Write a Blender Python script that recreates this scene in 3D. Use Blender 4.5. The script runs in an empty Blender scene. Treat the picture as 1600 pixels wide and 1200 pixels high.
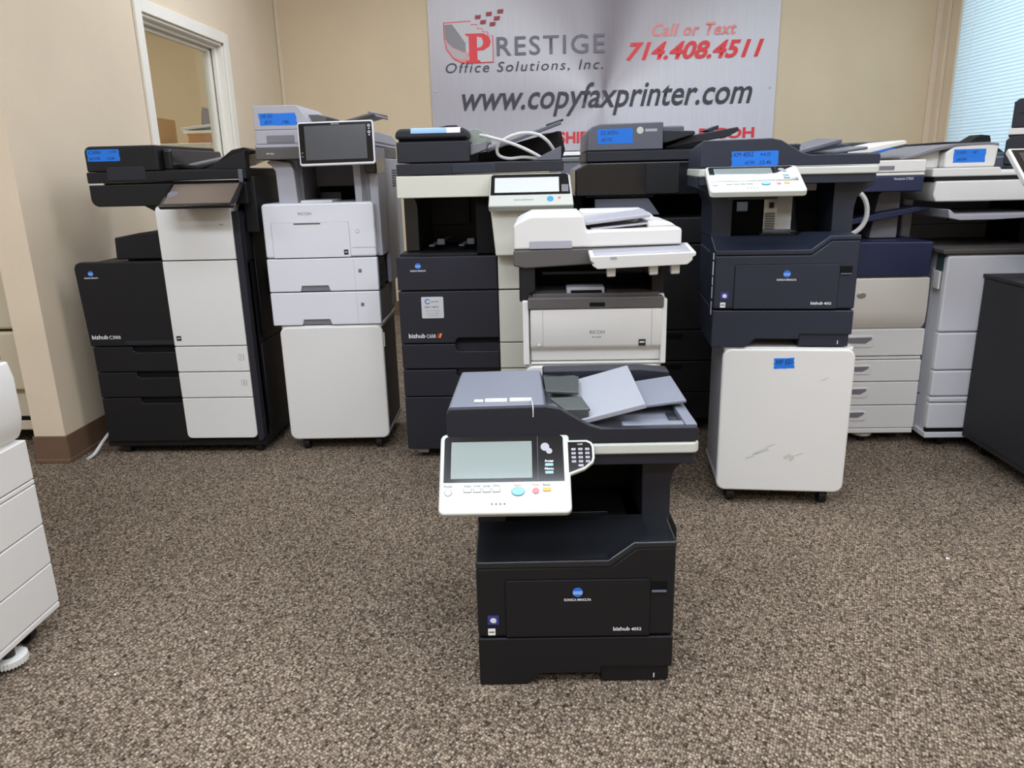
import bpy, bmesh, math, random
from mathutils import Matrix, Vector
random.seed(7)
S = bpy.context.scene
COL = S.collection
PI = math.pi

# ------------------------------------------------------------------ camera
F, H = 1186.0, 1.05
def camera():
    cd = bpy.data.cameras.new('camera'); c = bpy.data.objects.new('camera', cd); COL.objects.link(c)
    d = Vector(((902.-800)/F, -(4800.-600)/F, -1.0)).normalized(); up = -d
    vx = (845.-800)/F; t = (up[2]-up[0]*vx)/up[1]
    y = Vector((vx, t, -1.0)).normalized(); x = y.cross(up)
    M = Matrix((x, y, up)).to_4x4()          # camera axes -> world
    M.translation = (0, 0, H)
    c.matrix_world = M
    cd.sensor_fit = 'HORIZONTAL'; cd.sensor_width = 36.0; cd.lens = F*36.0/1600.0
    cd.clip_start = 0.05; cd.clip_end = 60
    S.camera = c
camera()

# ------------------------------------------------------------------ world, lights, exposure
w = bpy.data.worlds.new('world'); S.world = w; w.use_nodes = True
w.node_tree.nodes['Background'].inputs[0].default_value = (0.80, 0.90, 1.0, 1)
w.node_tree.nodes['Background'].inputs[1].default_value = 1.0
S.view_settings.view_transform = 'Standard'; S.view_settings.look = 'None'
S.view_settings.exposure = 0.14; S.view_settings.gamma = 1.0; S.view_settings.use_curve_mapping = False
S.cycles.max_bounces = 8; S.cycles.diffuse_bounces = 4; S.cycles.glossy_bounces = 4
S.cycles.use_denoising = True
CEIL = 2.75
def area(name, loc, sx, sy, power, col=(1, .95, .88), rot=(0, 0, 0)):
    l = bpy.data.lights.new(name, 'AREA'); l.shape = 'RECTANGLE'; l.size = sx; l.size_y = sy
    l.energy = power; l.color = col
    o = bpy.data.objects.new(name, l); COL.objects.link(o); o.location = loc; o.rotation_euler = rot
    return o
LAMPS = [(-1.1, 0.2, 34), (0.2, -0.10, 30), (2.0, 0.9, 36), (0.5, 1.75, 17), (-1.0, 1.6, 12), (-1.1, -1.7, 24), (0.6, -1.7, 22), (2.0, -1.7, 16), (-0.7, 4.0, 25), (0.8, 4.0, 22), (2.0, 4.0, 13), (-3.2, 0.3, 34)]  # unseen overhead lamps; the mid-room pair is added to brighten the carpet
for i, (x, y, p) in enumerate(LAMPS):
    area('ceiling_or_fill_lamp', (x, y, CEIL-.03), 1.15, .55, p, (.865, .94, 1.08))
area('ceiling_or_fill_lamp', (-3.2, 5.0, CEIL-.03), 1.15, .55, 34, (1, .98, .96))
area('window_daylight', (3.6, 4.4, 1.9), 1.8, 1.8, 30, (.78, .89, 1.0), (0, PI/2, 0))

# ------------------------------------------------------------------ materials
MATS = {}
def lin(c):
    return tuple((v/12.92 if v <= .04045 else ((v+.055)/1.055)**2.4) for v in c)
def hexc(h):
    return lin(tuple(int(h[i:i+2], 16)/255 for i in (0, 2, 4)))
def mat(name, h, rough=.5, metal=0, bump=0, bscale=900, var=0, vscale=3, spec=.5, coat=0, trans=0, emit=0):
    if name in MATS: return MATS[name]
    m = bpy.data.materials.new(name); m.use_nodes = True
    nt = m.node_tree; b = nt.nodes['Principled BSDF']
    c = hexc(h) + (1,)
    b.inputs['Base Color'].default_value = c
    b.inputs['Roughness'].default_value = rough; b.inputs['Metallic'].default_value = metal
    b.inputs['Specular IOR Level'].default_value = spec
    b.inputs['Coat Weight'].default_value = coat; b.inputs['Coat Roughness'].default_value = .05
    b.inputs['Transmission Weight'].default_value = trans
    if emit:
        b.inputs['Emission Color'].default_value = c; b.inputs['Emission Strength'].default_value = emit
    tc = nt.nodes.new('ShaderNodeTexCoord')
    if var:
        n = nt.nodes.new('ShaderNodeTexNoise'); n.inputs['Scale'].default_value = vscale; n.inputs['Detail'].default_value = 5
        nt.links.new(tc.outputs['Object'], n.inputs['Vector'])
        mr = nt.nodes.new('ShaderNodeMapRange'); mr.inputs[1].default_value = .3; mr.inputs[2].default_value = .7
        mr.inputs[3].default_value = 1-var; mr.inputs[4].default_value = 1+var*.4
        nt.links.new(n.outputs['Fac'], mr.inputs[0])
        mx = nt.nodes.new('ShaderNodeMix'); mx.data_type = 'RGBA'; mx.blend_type = 'MULTIPLY'; mx.inputs[0].default_value = 1
        mx.inputs[6].default_value = c; nt.links.new(mr.outputs[0], mx.inputs[7])
        nt.links.new(mx.outputs[2], b.inputs['Base Color'])
    if bump:
        n2 = nt.nodes.new('ShaderNodeTexNoise'); n2.inputs['Scale'].default_value = bscale; n2.inputs['Detail'].default_value = 2
        nt.links.new(tc.outputs['Object'], n2.inputs['Vector'])
        bp = nt.nodes.new('ShaderNodeBump'); bp.inputs['Strength'].default_value = bump; bp.inputs['Distance'].default_value = .001
        nt.links.new(n2.outputs['Fac'], bp.inputs['Height']); nt.links.new(bp.outputs[0], b.inputs['Normal'])
    MATS[name] = m
    return m
WHITE = mat('white_plastic', 'dcdad4', .42, bump=.12, var=.02)
COOLW = mat('cool_white_plastic', 'd9d9dc', .42, bump=.12, var=.02)
CREAM = mat('ivory_plastic', 'd3d1c2', .45, bump=.12, var=.02)
DRAW = mat('warm_grey_plastic', 'dedbd5', .5, bump=.12, var=.02)
GREYL = mat('light_grey_plastic', 'a8a7ad', .45, bump=.12, var=.02)
GREYM = mat('mid_grey_plastic', '77757a', .5, bump=.15, var=.03)
TAUPE = mat('taupe_plastic', '56524f', .5, bump=.15, var=.03)
BLACK = mat('black_plastic', '161618', .5, bump=.2, var=.04, spec=.35)
BLACKG = mat('glossy_black_plastic', '18181b', .16, bump=.02, var=.02)
JET = mat('jet_black_interior', '09090a', .7, spec=.2)
SATIN = mat('satin_black_plastic', '1e2023', .26, bump=.1, spec=.6)
NAVYB = mat('blue_black_plastic', '222836', .45, bump=.2, var=.04)
CHAR = mat('charcoal_plastic', '22232b', .48, bump=.2, var=.04, spec=.4)
CHARL = mat('slate_plastic', '5b5d67', .42, bump=.2, var=.03)
SLATE = mat('pale_slate_plastic', '7b7e88', .4, bump=.15, var=.02)
TRAYG = mat('silver_grey_plastic', '9c9ea4', .4, bump=.15, var=.02)
NAVY = mat('navy_plastic', '1f2746', .45, bump=.15, var=.03)
SCREEN = mat('screen_glass', '8f9a94', .12, coat=.6)
SCREEND = mat('dark_screen_glass', '4b4c4e', .22, coat=.4)
SCREENB = mat('brown_screen_glass', '6b5f56', .18, coat=.4)
BEZEL = mat('black_bezel', '101114', .12, coat=.6)
TAPE = mat('blue_painter_tape', '1673d6', .65, bump=.3, bscale=500, var=.05, vscale=40)
TAPEL = mat('pale_blue_tape', '8fb6de', .4)
INK = mat('marker_ink', '0a1640', .6)
LETW = mat('white_print', 'e6e6e6', .5)
LETG = mat('grey_print', '6a6a6e', .5)
LETK = mat('black_print', '1c1c1e', .5)
LOGOB = mat('logo_blue', '2b6fd0', .3, coat=.4)
LOGOC = mat('logo_pale_blue', 'a9cdf0', .3)
BTNB = mat('blue_button', '3f9fc8', .25, coat=.4)
BTNR = mat('pink_button', 'e07a80', .35)
BTNY = mat('amber_button', 'e8b04a', .4)
PANELW = mat('off_white_panel', 'c6c9bf', .38, bump=.08)
RUBBER = mat('caster_rubber', '121214', .5)
METAL = mat('brushed_metal', 'b9babd', .3, metal=1)
STEEL = mat('zinc_steel', '8d8f93', .35, metal=.9)
CABLE = mat('grey_cable_jacket', 'c9c8c4', .4)
BEIGE = mat('beige_plastic', 'cfc3a8', .5, bump=.1, var=.03)
PAPER = mat('paper_white', 'f0efeb', .7)
FOLDER = mat('manila_folder', 'c08a55', .7, var=.08, vscale=30)
CARD = mat('cardboard', 'b08a5a', .8, var=.08, vscale=14)
TRIMW = mat('window_trim_paint', 'ebe6da', .45, bump=.1, bscale=60, var=.02)
BASEB = mat('brown_vinyl_base', '6e5644', .5, var=.06, vscale=12)
RED = mat('banner_red', 'e0383c', .45)
REDP = mat('banner_pale_red', 'ea8a86', .45)
REDD = mat('banner_dark_red', '9a2a34', .45)
INKG = mat('banner_dark_grey', '3a3a40', .45)
INKM = mat('banner_mid_grey', '6c6a70', .45)
SMOKE = mat('smoked_guide', '4b4f4c', .25)
STICK = mat('silver_sticker', 'c8c8c8', .4)

def wall_mat(name, h, bump=.35, scale=140):
    m = bpy.data.materials.new(name); m.use_nodes = True; nt = m.node_tree; b = nt.nodes['Principled BSDF']
    b.inputs['Roughness'].default_value = .75; b.inputs['Specular IOR Level'].default_value = .25
    tc = nt.nodes.new('ShaderNodeTexCoord')
    n = nt.nodes.new('ShaderNodeTexNoise'); n.inputs['Scale'].default_value = 2.2; n.inputs['Detail'].default_value = 4
    nt.links.new(tc.outputs['Object'], n.inputs['Vector'])
    r = nt.nodes.new('ShaderNodeValToRGB'); c = hexc(h)
    r.color_ramp.elements[0].position = .3; r.color_ramp.elements[1].position = .75
    r.color_ramp.elements[0].color = tuple(v*.95 for v in c)+(1,); r.color_ramp.elements[1].color = tuple(min(1, v*1.03) for v in c)+(1,)
    nt.links.new(n.outputs['Fac'], r.inputs[0]); nt.links.new(r.outputs[0], b.inputs['Base Color'])
    n2 = nt.nodes.new('ShaderNodeTexNoise'); n2.inputs['Scale'].default_value = scale; n2.inputs['Detail'].default_value = 3
    nt.links.new(tc.outputs['Object'], n2.inputs['Vector'])
    bp = nt.nodes.new('ShaderNodeBump'); bp.inputs['Strength'].default_value = bump; bp.inputs['Distance'].default_value = .002
    nt.links.new(n2.outputs['Fac'], bp.inputs['Height']); nt.links.new(bp.outputs[0], b.inputs['Normal'])
    return m
WALL = wall_mat('cream_wall_paint', 'ddccb2')
WALLB = wall_mat('tan_wall_paint', 'd9c6a6')
CEILM = wall_mat('ceiling_white', 'dedad0', .6, 60)

def carpet_mat():
    m = bpy.data.materials.new('berber_carpet'); m.use_nodes = True; nt = m.node_tree; b = nt.nodes['Principled BSDF']
    b.inputs['Roughness'].default_value = .95; b.inputs['Specular IOR Level'].default_value = .1
    tc = nt.nodes.new('ShaderNodeTexCoord')
    mp = nt.nodes.new('ShaderNodeMapping'); mp.inputs['Rotation'].default_value = (0, 0, .5); mp.inputs['Scale'].default_value = (1, .8, 1)
    nt.links.new(tc.outputs['Object'], mp.inputs['Vector'])
    v = nt.nodes.new('ShaderNodeTexVoronoi'); v.inputs['Scale'].default_value = 188; v.inputs['Randomness'].default_value = .62
    nt.links.new(mp.outputs[0], v.inputs['Vector'])
    rnd = nt.nodes.new('ShaderNodeSeparateColor'); nt.links.new(v.outputs['Color'], rnd.inputs[0])
    r = nt.nodes.new('ShaderNodeValToRGB')
    cols = [(0, '493c30'), (.08, '6f6050'), (.25, '8a7a68'), (.75, '9e8d7a'), (1, 'b9a892')]
    e = r.color_ramp.elements
    e[0].position = 0; e[0].color = hexc(cols[0][1])+(1,); e[1].position = 1; e[1].color = hexc(cols[-1][1])+(1,)
    for p, h in cols[1:-1]:
        k = e.new(p); k.color = hexc(h)+(1,)
    nt.links.new(rnd.outputs[0], r.inputs[0])
    gap = nt.nodes.new('ShaderNodeMapRange'); gap.inputs[1].default_value = .33; gap.inputs[2].default_value = .66
    gap.inputs[3].default_value = 1.06; gap.inputs[4].default_value = .32
    nt.links.new(v.outputs['Distance'], gap.inputs[0])
    mx = nt.nodes.new('ShaderNodeMix'); mx.data_type = 'RGBA'; mx.blend_type = 'MULTIPLY'; mx.inputs[0].default_value = 1
    nt.links.new(r.outputs[0], mx.inputs[6]); nt.links.new(gap.outputs[0], mx.inputs[7])
    n = nt.nodes.new('ShaderNodeTexNoise'); n.inputs['Scale'].default_value = 2.6; n.inputs['Detail'].default_value = 6
    nt.links.new(tc.outputs['Object'], n.inputs['Vector'])
    mr = nt.nodes.new('ShaderNodeMapRange'); mr.inputs[1].default_value = .3; mr.inputs[2].default_value = .7
    mr.inputs[3].default_value = .9; mr.inputs[4].default_value = 1.07
    nt.links.new(n.outputs['Fac'], mr.inputs[0])
    m2 = nt.nodes.new('ShaderNodeMix'); m2.data_type = 'RGBA'; m2.blend_type = 'MULTIPLY'; m2.inputs[0].default_value = 1
    nt.links.new(mx.outputs[2], m2.inputs[6]); nt.links.new(mr.outputs[0], m2.inputs[7])
    nt.links.new(m2.outputs[2], b.inputs['Base Color'])
    bp = nt.nodes.new('ShaderNodeBump'); bp.inputs['Strength'].default_value = .9; bp.inputs['Distance'].default_value = .003; bp.invert = True
    nt.links.new(v.outputs['Distance'], bp.inputs['Height']); nt.links.new(bp.outputs[0], b.inputs['Normal'])
    return m
CARPET = carpet_mat()

def banner_mat():
    # brushed-metal print: a conical gradient round the print's own centre
    m = bpy.data.materials.new('brushed_metal_print'); m.use_nodes = True; nt = m.node_tree; b = nt.nodes['Principled BSDF']
    b.inputs['Roughness'].default_value = .42
    tc = nt.nodes.new('ShaderNodeTexCoord')
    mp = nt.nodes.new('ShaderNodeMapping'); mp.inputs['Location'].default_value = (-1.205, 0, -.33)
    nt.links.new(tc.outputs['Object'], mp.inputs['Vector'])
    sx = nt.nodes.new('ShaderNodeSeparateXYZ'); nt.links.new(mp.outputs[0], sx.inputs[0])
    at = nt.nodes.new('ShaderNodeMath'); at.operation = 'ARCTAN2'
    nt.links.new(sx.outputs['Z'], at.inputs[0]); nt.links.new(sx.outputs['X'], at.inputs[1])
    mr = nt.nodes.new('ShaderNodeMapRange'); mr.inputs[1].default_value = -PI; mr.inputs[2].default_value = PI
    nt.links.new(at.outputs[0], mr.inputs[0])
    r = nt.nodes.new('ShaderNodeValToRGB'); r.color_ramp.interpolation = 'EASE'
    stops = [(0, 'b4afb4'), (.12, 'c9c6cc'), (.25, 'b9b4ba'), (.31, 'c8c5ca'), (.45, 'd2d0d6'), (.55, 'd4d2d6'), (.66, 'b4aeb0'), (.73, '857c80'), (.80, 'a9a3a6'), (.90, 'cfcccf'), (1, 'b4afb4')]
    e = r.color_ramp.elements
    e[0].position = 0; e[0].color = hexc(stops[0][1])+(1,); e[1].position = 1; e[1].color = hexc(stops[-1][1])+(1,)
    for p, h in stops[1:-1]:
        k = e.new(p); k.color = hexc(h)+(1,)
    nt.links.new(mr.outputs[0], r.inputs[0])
    st = nt.nodes.new('ShaderNodeMapping'); st.inputs['Scale'].default_value = (260, 1, 3)
    nt.links.new(tc.outputs['Object'], st.inputs['Vector'])
    n = nt.nodes.new('ShaderNodeTexNoise'); n.inputs['Scale'].default_value = 1; n.inputs['Detail'].default_value = 3
    nt.links.new(st.outputs[0], n.inputs['Vector'])
    m3 = nt.nodes.new('ShaderNodeMapRange'); m3.inputs[1].default_value = .3; m3.inputs[2].default_value = .7; m3.inputs[3].default_value = .93; m3.inputs[4].default_value = 1.04
    nt.links.new(n.outputs['Fac'], m3.inputs[0])
    mx = nt.nodes.new('ShaderNodeMix'); mx.data_type = 'RGBA'; mx.blend_type = 'MULTIPLY'; mx.inputs[0].default_value = 1
    nt.links.new(r.outputs[0], mx.inputs[6]); nt.links.new(m3.outputs[0], mx.inputs[7])
    nt.links.new(mx.outputs[2], b.inputs['Base Color'])
    return m
BANNER = banner_mat()

def slat_mat():
    m = bpy.data.materials.new('blind_slat_vinyl'); m.use_nodes = True; nt = m.node_tree
    b = nt.nodes['Principled BSDF']; b.inputs['Base Color'].default_value = (.82, .86, .88, 1); b.inputs['Roughness'].default_value = .4
    t = nt.nodes.new('ShaderNodeBsdfTranslucent'); t.inputs[0].default_value = (.80, .86, .90, 1)
    mx = nt.nodes.new('ShaderNodeMixShader'); mx.inputs[0].default_value = .8
    nt.links.new(b.outputs[0], mx.inputs[1]); nt.links.new(t.outputs[0], mx.inputs[2])
    nt.links.new(mx.outputs[0], nt.nodes['Material Output'].inputs[0])
    return m
SLAT = slat_mat()
def glass_mat():
    m = bpy.data.materials.new('window_glass'); m.use_nodes = True; nt = m.node_tree
    b = nt.nodes['Principled BSDF']; nt.nodes.remove(b)
    tr = nt.nodes.new('ShaderNodeBsdfTransparent'); tr.inputs[0].default_value = (.94, .96, .93, 1)
    gl = nt.nodes.new('ShaderNodeBsdfGlossy'); gl.inputs['Roughness'].default_value = .02
    fr = nt.nodes.new('ShaderNodeFresnel'); fr.inputs[0].default_value = 1.5
    mn = nt.nodes.new('ShaderNodeMath'); mn.operation = 'MINIMUM'; mn.inputs[1].default_value = .07
    nt.links.new(fr.outputs[0], mn.inputs[0])
    mx = nt.nodes.new('ShaderNodeMixShader'); nt.links.new(mn.outputs[0], mx.inputs[0])
    nt.links.new(tr.outputs[0], mx.inputs[1]); nt.links.new(gl.outputs[0], mx.inputs[2])
    nt.links.new(mx.outputs[0], nt.nodes['Material Output'].inputs[0])
    return m
GLASS = glass_mat()

# ------------------------------------------------------------------ mesh helpers
def rrect(x0, x1, z0, z1, r, corners=(1, 1, 1, 1), n=5):
    """corner order: lower-left, lower-right, upper-right, upper-left"""
    pts = []
    cs = [(x0, z0, PI), (x1, z0, 1.5*PI), (x1, z1, 0), (x0, z1, .5*PI)]
    for k, (cx, cz, a0) in enumerate(cs):
        rr = r if corners[k] else 0
        if rr <= 0: pts.append((cx, cz)); continue
        ox = cx + (rr if cx == x0 else -rr); oz = cz + (rr if cz == z0 else -rr)
        for i in range(n+1):
            a = a0 + i/n*PI/2
            pts.append((ox+rr*math.cos(a), oz+rr*math.sin(a)))
    return pts

class G:
    """collects solids into one mesh"""
    def __init__(s): s.bm = bmesh.new()
    def prism(s, rings):
        vs = [[s.bm.verts.new(p) for p in r] for r in rings]
        n = len(vs[0])
        for a, b in zip(vs[:-1], vs[1:]):
            for i in range(n):
                s.bm.faces.new((a[i], a[(i+1) % n], b[(i+1) % n], b[i]))
        s.bm.faces.new(vs[0][::-1]); s.bm.faces.new(vs[-1])
        return s
    def xz(s, pts, y0, y1): return s.prism([[(x, y0, z) for x, z in pts], [(x, y1, z) for x, z in pts]])
    def yz(s, pts, x0, x1): return s.prism([[(x0, y, z) for y, z in pts], [(x1, y, z) for y, z in pts]])
    def xy(s, pts, z0, z1): return s.prism([[(x, y, z0) for x, y in pts], [(x, y, z1) for x, y in pts]])
    def box(s, x0, x1, y0, y1, z0, z1): return s.xz([(x0, z0), (x1, z0), (x1, z1), (x0, z1)], y0, y1)
    def rr(s, x0, x1, y0, y1, z0, z1, r, corners=(1, 1, 1, 1), n=5): return s.xz(rrect(x0, x1, z0, z1, r, corners, n), y0, y1)
    def rp(s, x0, x1, y0, y1, z0, z1, r, corners=(1, 1, 1, 1), n=5): return s.xy(rrect(x0, x1, y0, y1, r, corners, n), z0, z1)
    def cyl(s, c, axis, r, d, seg=20, r2=None):
        r2 = r if r2 is None else r2
        c = Vector(c); ax = {'x': Vector((1, 0, 0)), 'y': Vector((0, 1, 0)), 'z': Vector((0, 0, 1))}[axis]
        u = Vector((0, 0, 1)) if axis != 'z' else Vector((1, 0, 0)); v = ax.cross(u)
        rg = []
        for k, rad in ((0, r), (1, r2)):
            rg.append([tuple(c+ax*(k*d)+(u*math.cos(2*PI*i/seg)+v*math.sin(2*PI*i/seg))*rad) for i in range(seg)])
        return s.prism(rg)
    def tube(s, pts, r, seg=8, sub=6):
        P = [Vector(p) for p in pts]; Q = []
        for i in range(len(P)-1):
            p0, p1, p2, p3 = P[max(i-1, 0)], P[i], P[i+1], P[min(i+2, len(P)-1)]
            for k in range(sub):
                t = k/sub
                Q.append(.5*((2*p1)+(-p0+p2)*t+(2*p0-5*p1+4*p2-p3)*t*t+(-p0+3*p1-3*p2+p3)*t**3))
        Q.append(P[-1]); rings = []; up = Vector((0, 0, 1))
        for i, q in enumerate(Q):
            d = (Q[min(i+1, len(Q)-1)]-Q[max(i-1, 0)]).normalized()
            a = d.cross(up)
            if a.length < .05: a = d.cross(Vector((1, 0, 0)))
            a.normalize(); b = d.cross(a); up = -b if (-b).dot(up) > 0 else b
            rings.append([tuple(q+(a*math.cos(2*PI*j/seg)+b*math.sin(2*PI*j/seg))*r) for j in range(seg)])
        return s.prism(rings)
    def slab(s, A, B, C_, D, th):
        """a plate: four top corners, thickness straight down its normal"""
        A, B, C_, D = map(Vector, (A, B, C_, D)); n = (B-A).cross(D-A).normalized()
        if n.z < 0: n = -n
        return s.prism([[tuple(p-n*th) for p in (A, B, C_, D)], [tuple(p) for p in (A, B, C_, D)]])
    def xf(s, M): bmesh.ops.transform(s.bm, matrix=M, verts=s.bm.verts[:]); return s
    def part(s, name, m, parent=None, bev=.003, seg=2, label=None, M=None, smooth=35):
        if M is not None: s.xf(M)
        bmesh.ops.recalc_face_normals(s.bm, faces=s.bm.faces[:])
        me = bpy.data.meshes.new(name); s.bm.to_mesh(me); s.bm.free()
        me.materials.append(m)
        for p in me.polygons: p.use_smooth = True
        me.set_sharp_from_angle(angle=math.radians(smooth))
        o = bpy.data.objects.new(name, me); COL.objects.link(o)
        if parent is not None: o.parent = parent
        if bev:
            b = o.modifiers.new('bevel', 'BEVEL'); b.width = bev; b.segments = seg; b.limit_method = 'ANGLE'
            b.angle_limit = math.radians(40); b.harden_normals = True
        if label: o['label'] = label
        return o

FRONT = Matrix.Rotation(PI/2, 4, 'X')          # text plane XY -> facing -Y
def text(name, s, x, z, width, height, y, m, parent, shear=0, bold=0, M=None, align='left', spacing=1.0, rot=0):
    """letters as a thin mesh, fitted to width x height, lower-left at x, z, on the plane y"""
    cu = bpy.data.curves.new('t', 'FONT'); cu.body = s; cu.shear = shear; cu.offset = bold; cu.space_character = spacing
    cu.resolution_u = 3; cu.fill_mode = 'FRONT'
    t = bpy.data.objects.new('t', cu); COL.objects.link(t)
    bpy.context.view_layer.update()
    me = bpy.data.meshes.new_from_object(t.evaluated_get(bpy.context.evaluated_depsgraph_get()))
    bpy.data.objects.remove(t); bpy.data.curves.remove(cu)
    me.name = name
    xs = [v.co.x for v in me.vertices]; ys = [v.co.y for v in me.vertices]
    w_, h_ = max(xs)-min(xs), max(ys)-min(ys)
    sx = width/w_ if width else height/h_; sy = height/h_ if height else sx
    ox = {'left': 0, 'center': -width/2 if width else -w_*sx/2, 'right': -(width or w_*sx)}[align]
    K = Matrix.Translation((x+ox, y, z)) @ FRONT @ Matrix.Rotation(rot, 4, 'Z') @ Matrix.Diagonal((sx, sy, 1, 1)) @ Matrix.Translation((-min(xs), -min(ys), 0))
    if M is not None: K = M @ K
    me.transform(K)
    me.materials.clear(); me.materials.append(m)
    o = bpy.data.objects.new(name, me); COL.objects.link(o); o.parent = parent
    return o

def thing(name, loc, yaw, label, cat, group=None):
    o = bpy.data.objects.new(name, None); COL.objects.link(o); o.empty_display_size = .1
    o.location = loc; o.rotation_euler = (0, 0, math.radians(yaw)); o['label'] = label; o['category'] = cat
    if group: o['group'] = group
    return o
def tag(o, label, cat, group=None):
    o['label'] = label; o['category'] = cat
    if group: o['group'] = group
    return o
def structure(o): o['kind'] = 'structure'; return o

def globe(x, z, r, y, parent, M=None):
    g = G().cyl((x, y, z), 'y', r, -.0012, 28).part('logo_emblem', LOGOB, parent, 0, M=M)
    b = G()
    for k in (-.35, -.1, .15):
        hw = math.sqrt(1-k*k)*r*.92
        b.box(x-hw, x+hw, y-.0018, y-.0012, z+k*r-.05*r, z+k*r+.07*r)
    b.part('emblem_stripes', LOGOC, g, 0, M=M)
    return g
def konica(x, z, w_, y, parent, M=None, gx=None):
    globe(x, z+w_*.36, w_*.19, y, parent, M)
    text('maker_lettering', 'KONICA MINOLTA', x, z, w_, w_*.105, y-.0008, LETW, parent, M=M, align='center', bold=.02)
def tape(x0, x1, z0, z1, y, lines, parent, skew=0.0, m=None, M=None, rot=0):
    """torn piece of painter's tape with marker writing"""
    pts = []
    n = 6
    for i in range(n+1): pts.append((x0+(x1-x0)*i/n, z0+random.uniform(-.0006, .0006)))
    for i in range(1, 6): pts.append((x1+random.uniform(-.002, .002)+skew*(i/6), z0+(z1-z0)*i/6))
    for i in range(n, -1, -1): pts.append((x0+(x1-x0)*i/n+skew, z1+random.uniform(-.0006, .0006)))
    for i in range(5, 0, -1): pts.append((x0+random.uniform(-.002, .002)+skew*(i/6), z0+(z1-z0)*i/6))
    if rot:
        R = Matrix.Translation((x0, 0, z0)) @ Matrix.Rotation(rot, 4, 'Y') @ Matrix.Translation((-x0, 0, -z0))
        M = R if M is None else M @ R
    t = G().xz(pts, y-.0006, y).part('painter_tape', m or TAPE, parent, 0, M=M, label='torn blue masking tape with handwriting' if m is None else 'pale strip of tape')
    h = z1-z0
    for (s, fx, fz, fw, fh) in lines:
        text('handwriting', s, x0+(x1-x0)*fx, z0+h*fz, (x1-x0)*fw, h*fh, y-.0009, INK, t, shear=.15, M=M, rot=.02)
    return t
def caster(x, y, parent, z1=.06, r=.024, name='caster'):
    g = G().cyl((x-.012, y, r), 'x', r, .024, 18)
    g.box(x-.016, x-.012, y-.012, y+.012, r, z1).box(x+.012, x+.016, y-.012, y+.012, r, z1).box(x-.016, x+.016, y-.014, y+.014, z1-.006, z1)
    return g.part(name, RUBBER, parent, .002)
def vents(x0, x1, z0, z1, n, y, parent, m=JET, M=None, name='vent_slots', side=None):
    g = G()
    for i in range(n):
        z = z0+(z1-z0)*(i+.5)/n; h = (z1-z0)/n*.28
        if side is None: g.box(x0, x1, y-.0008, y+.001, z-h, z+h)
        else: g.box(side-.001, side+.0012, x0, x1, z-h, z+h)
    return g.part(name, m, parent, 0, M=M)

# ------------------------------------------------------------------ the room
XL, XLB, XR, YB, YE = -1.835, -1.957, 2.73, 5.70, 2.683
YF = -3.4
def struct_box(name, m, *a, bev=0):
    return structure(G().box(*a).part(name, m, None, bev))
struct_box('floor', CARPET, -4.6, 4.2, YF-.1, YB+.1, -.05, 0)
struct_box('ceiling', CEILM, -4.6, 4.2, YF-.1, YB+1.5, CEIL, CEIL+.05)
struct_box('wall_back', WALLB, XLB, XR+.12, YB, YB+.1, 0, CEIL)
struct_box('wall_front', WALL, -4.6, XR+.12, YF-.1, YF, 0, CEIL)
struct_box('wall_far_left', WALLB, -4.6, -4.5, YF, YB+1.4, 0, CEIL)
struct_box('wall_left_back', WALLB, -4.5, XLB, 7.0, 7.1, -.05, CEIL)
struct_box('floor', CARPET, -4.6, XLB, YB+.1, 7.1, -.05, 0)
struct_box('wall_left_side', WALLB, XLB-.0, XLB+.06, YB+.1, 7.0, 0, CEIL)
# partition with the interior window
WY0, WY1, WZ0, WZ1 = 3.755, 4.70, 1.02, 1.79
g = G()
g.box(XLB, XL, YE, WY0, 0, CEIL); g.box(XLB, XL, WY1, YB, 0, CEIL)
g.box(XLB, XL, WY0, WY1, 0, WZ0); g.box(XLB, XL, WY0, WY1, WZ1, CEIL)
structure(g.part('wall_left', WALL, None, 0))
# right wall with window
RY0, RY1, RZ0, RZ1 = 3.30, 5.40, .95, 2.35
g = G()
g.box(XR, XR+.12, YF, RY0, 0, CEIL); g.box(XR, XR+.12, RY1, YB, 0, CEIL)
g.box(XR, XR+.12, RY0, RY1, 0, RZ0); g.box(XR, XR+.12, RY0, RY1, RZ1, CEIL)
structure(g.part('wall_right', WALL, None, 0))
# vinyl base
g = G(); g.box(XL, XL+.006, YE, YB, 0, .108); g.box(XL, XL+.012, YE-.004, YB, 0, .016)
g.box(XLB-.006, XL+.006, YE-.007, YE, 0, .108); g.box(XLB-.006, XL+.010, YE-.014, YE, 0, .016)
structure(g.part('baseboard_left', BASEB, None, .003))
struct_box('baseboard_back', BASEB, XL+.01, XR, YB-.006, YB, 0, .108)
struct_box('baseboard_right', BASEB, XR-.006, XR, YF, YB-.01, 0, .108)
# corner trims
structure(G().box(XL+.002, XL+.03, YB-.012, YB, .11, CEIL).part('trim_1', WALL, None, .003))
structure(G().box(XR-.055, XR, YB-.02, YB, .11, CEIL).box(XR-.02, XR, YB-.10, YB-.02, .11, CEIL).part('trim_2', WALL, None, .004))
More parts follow.
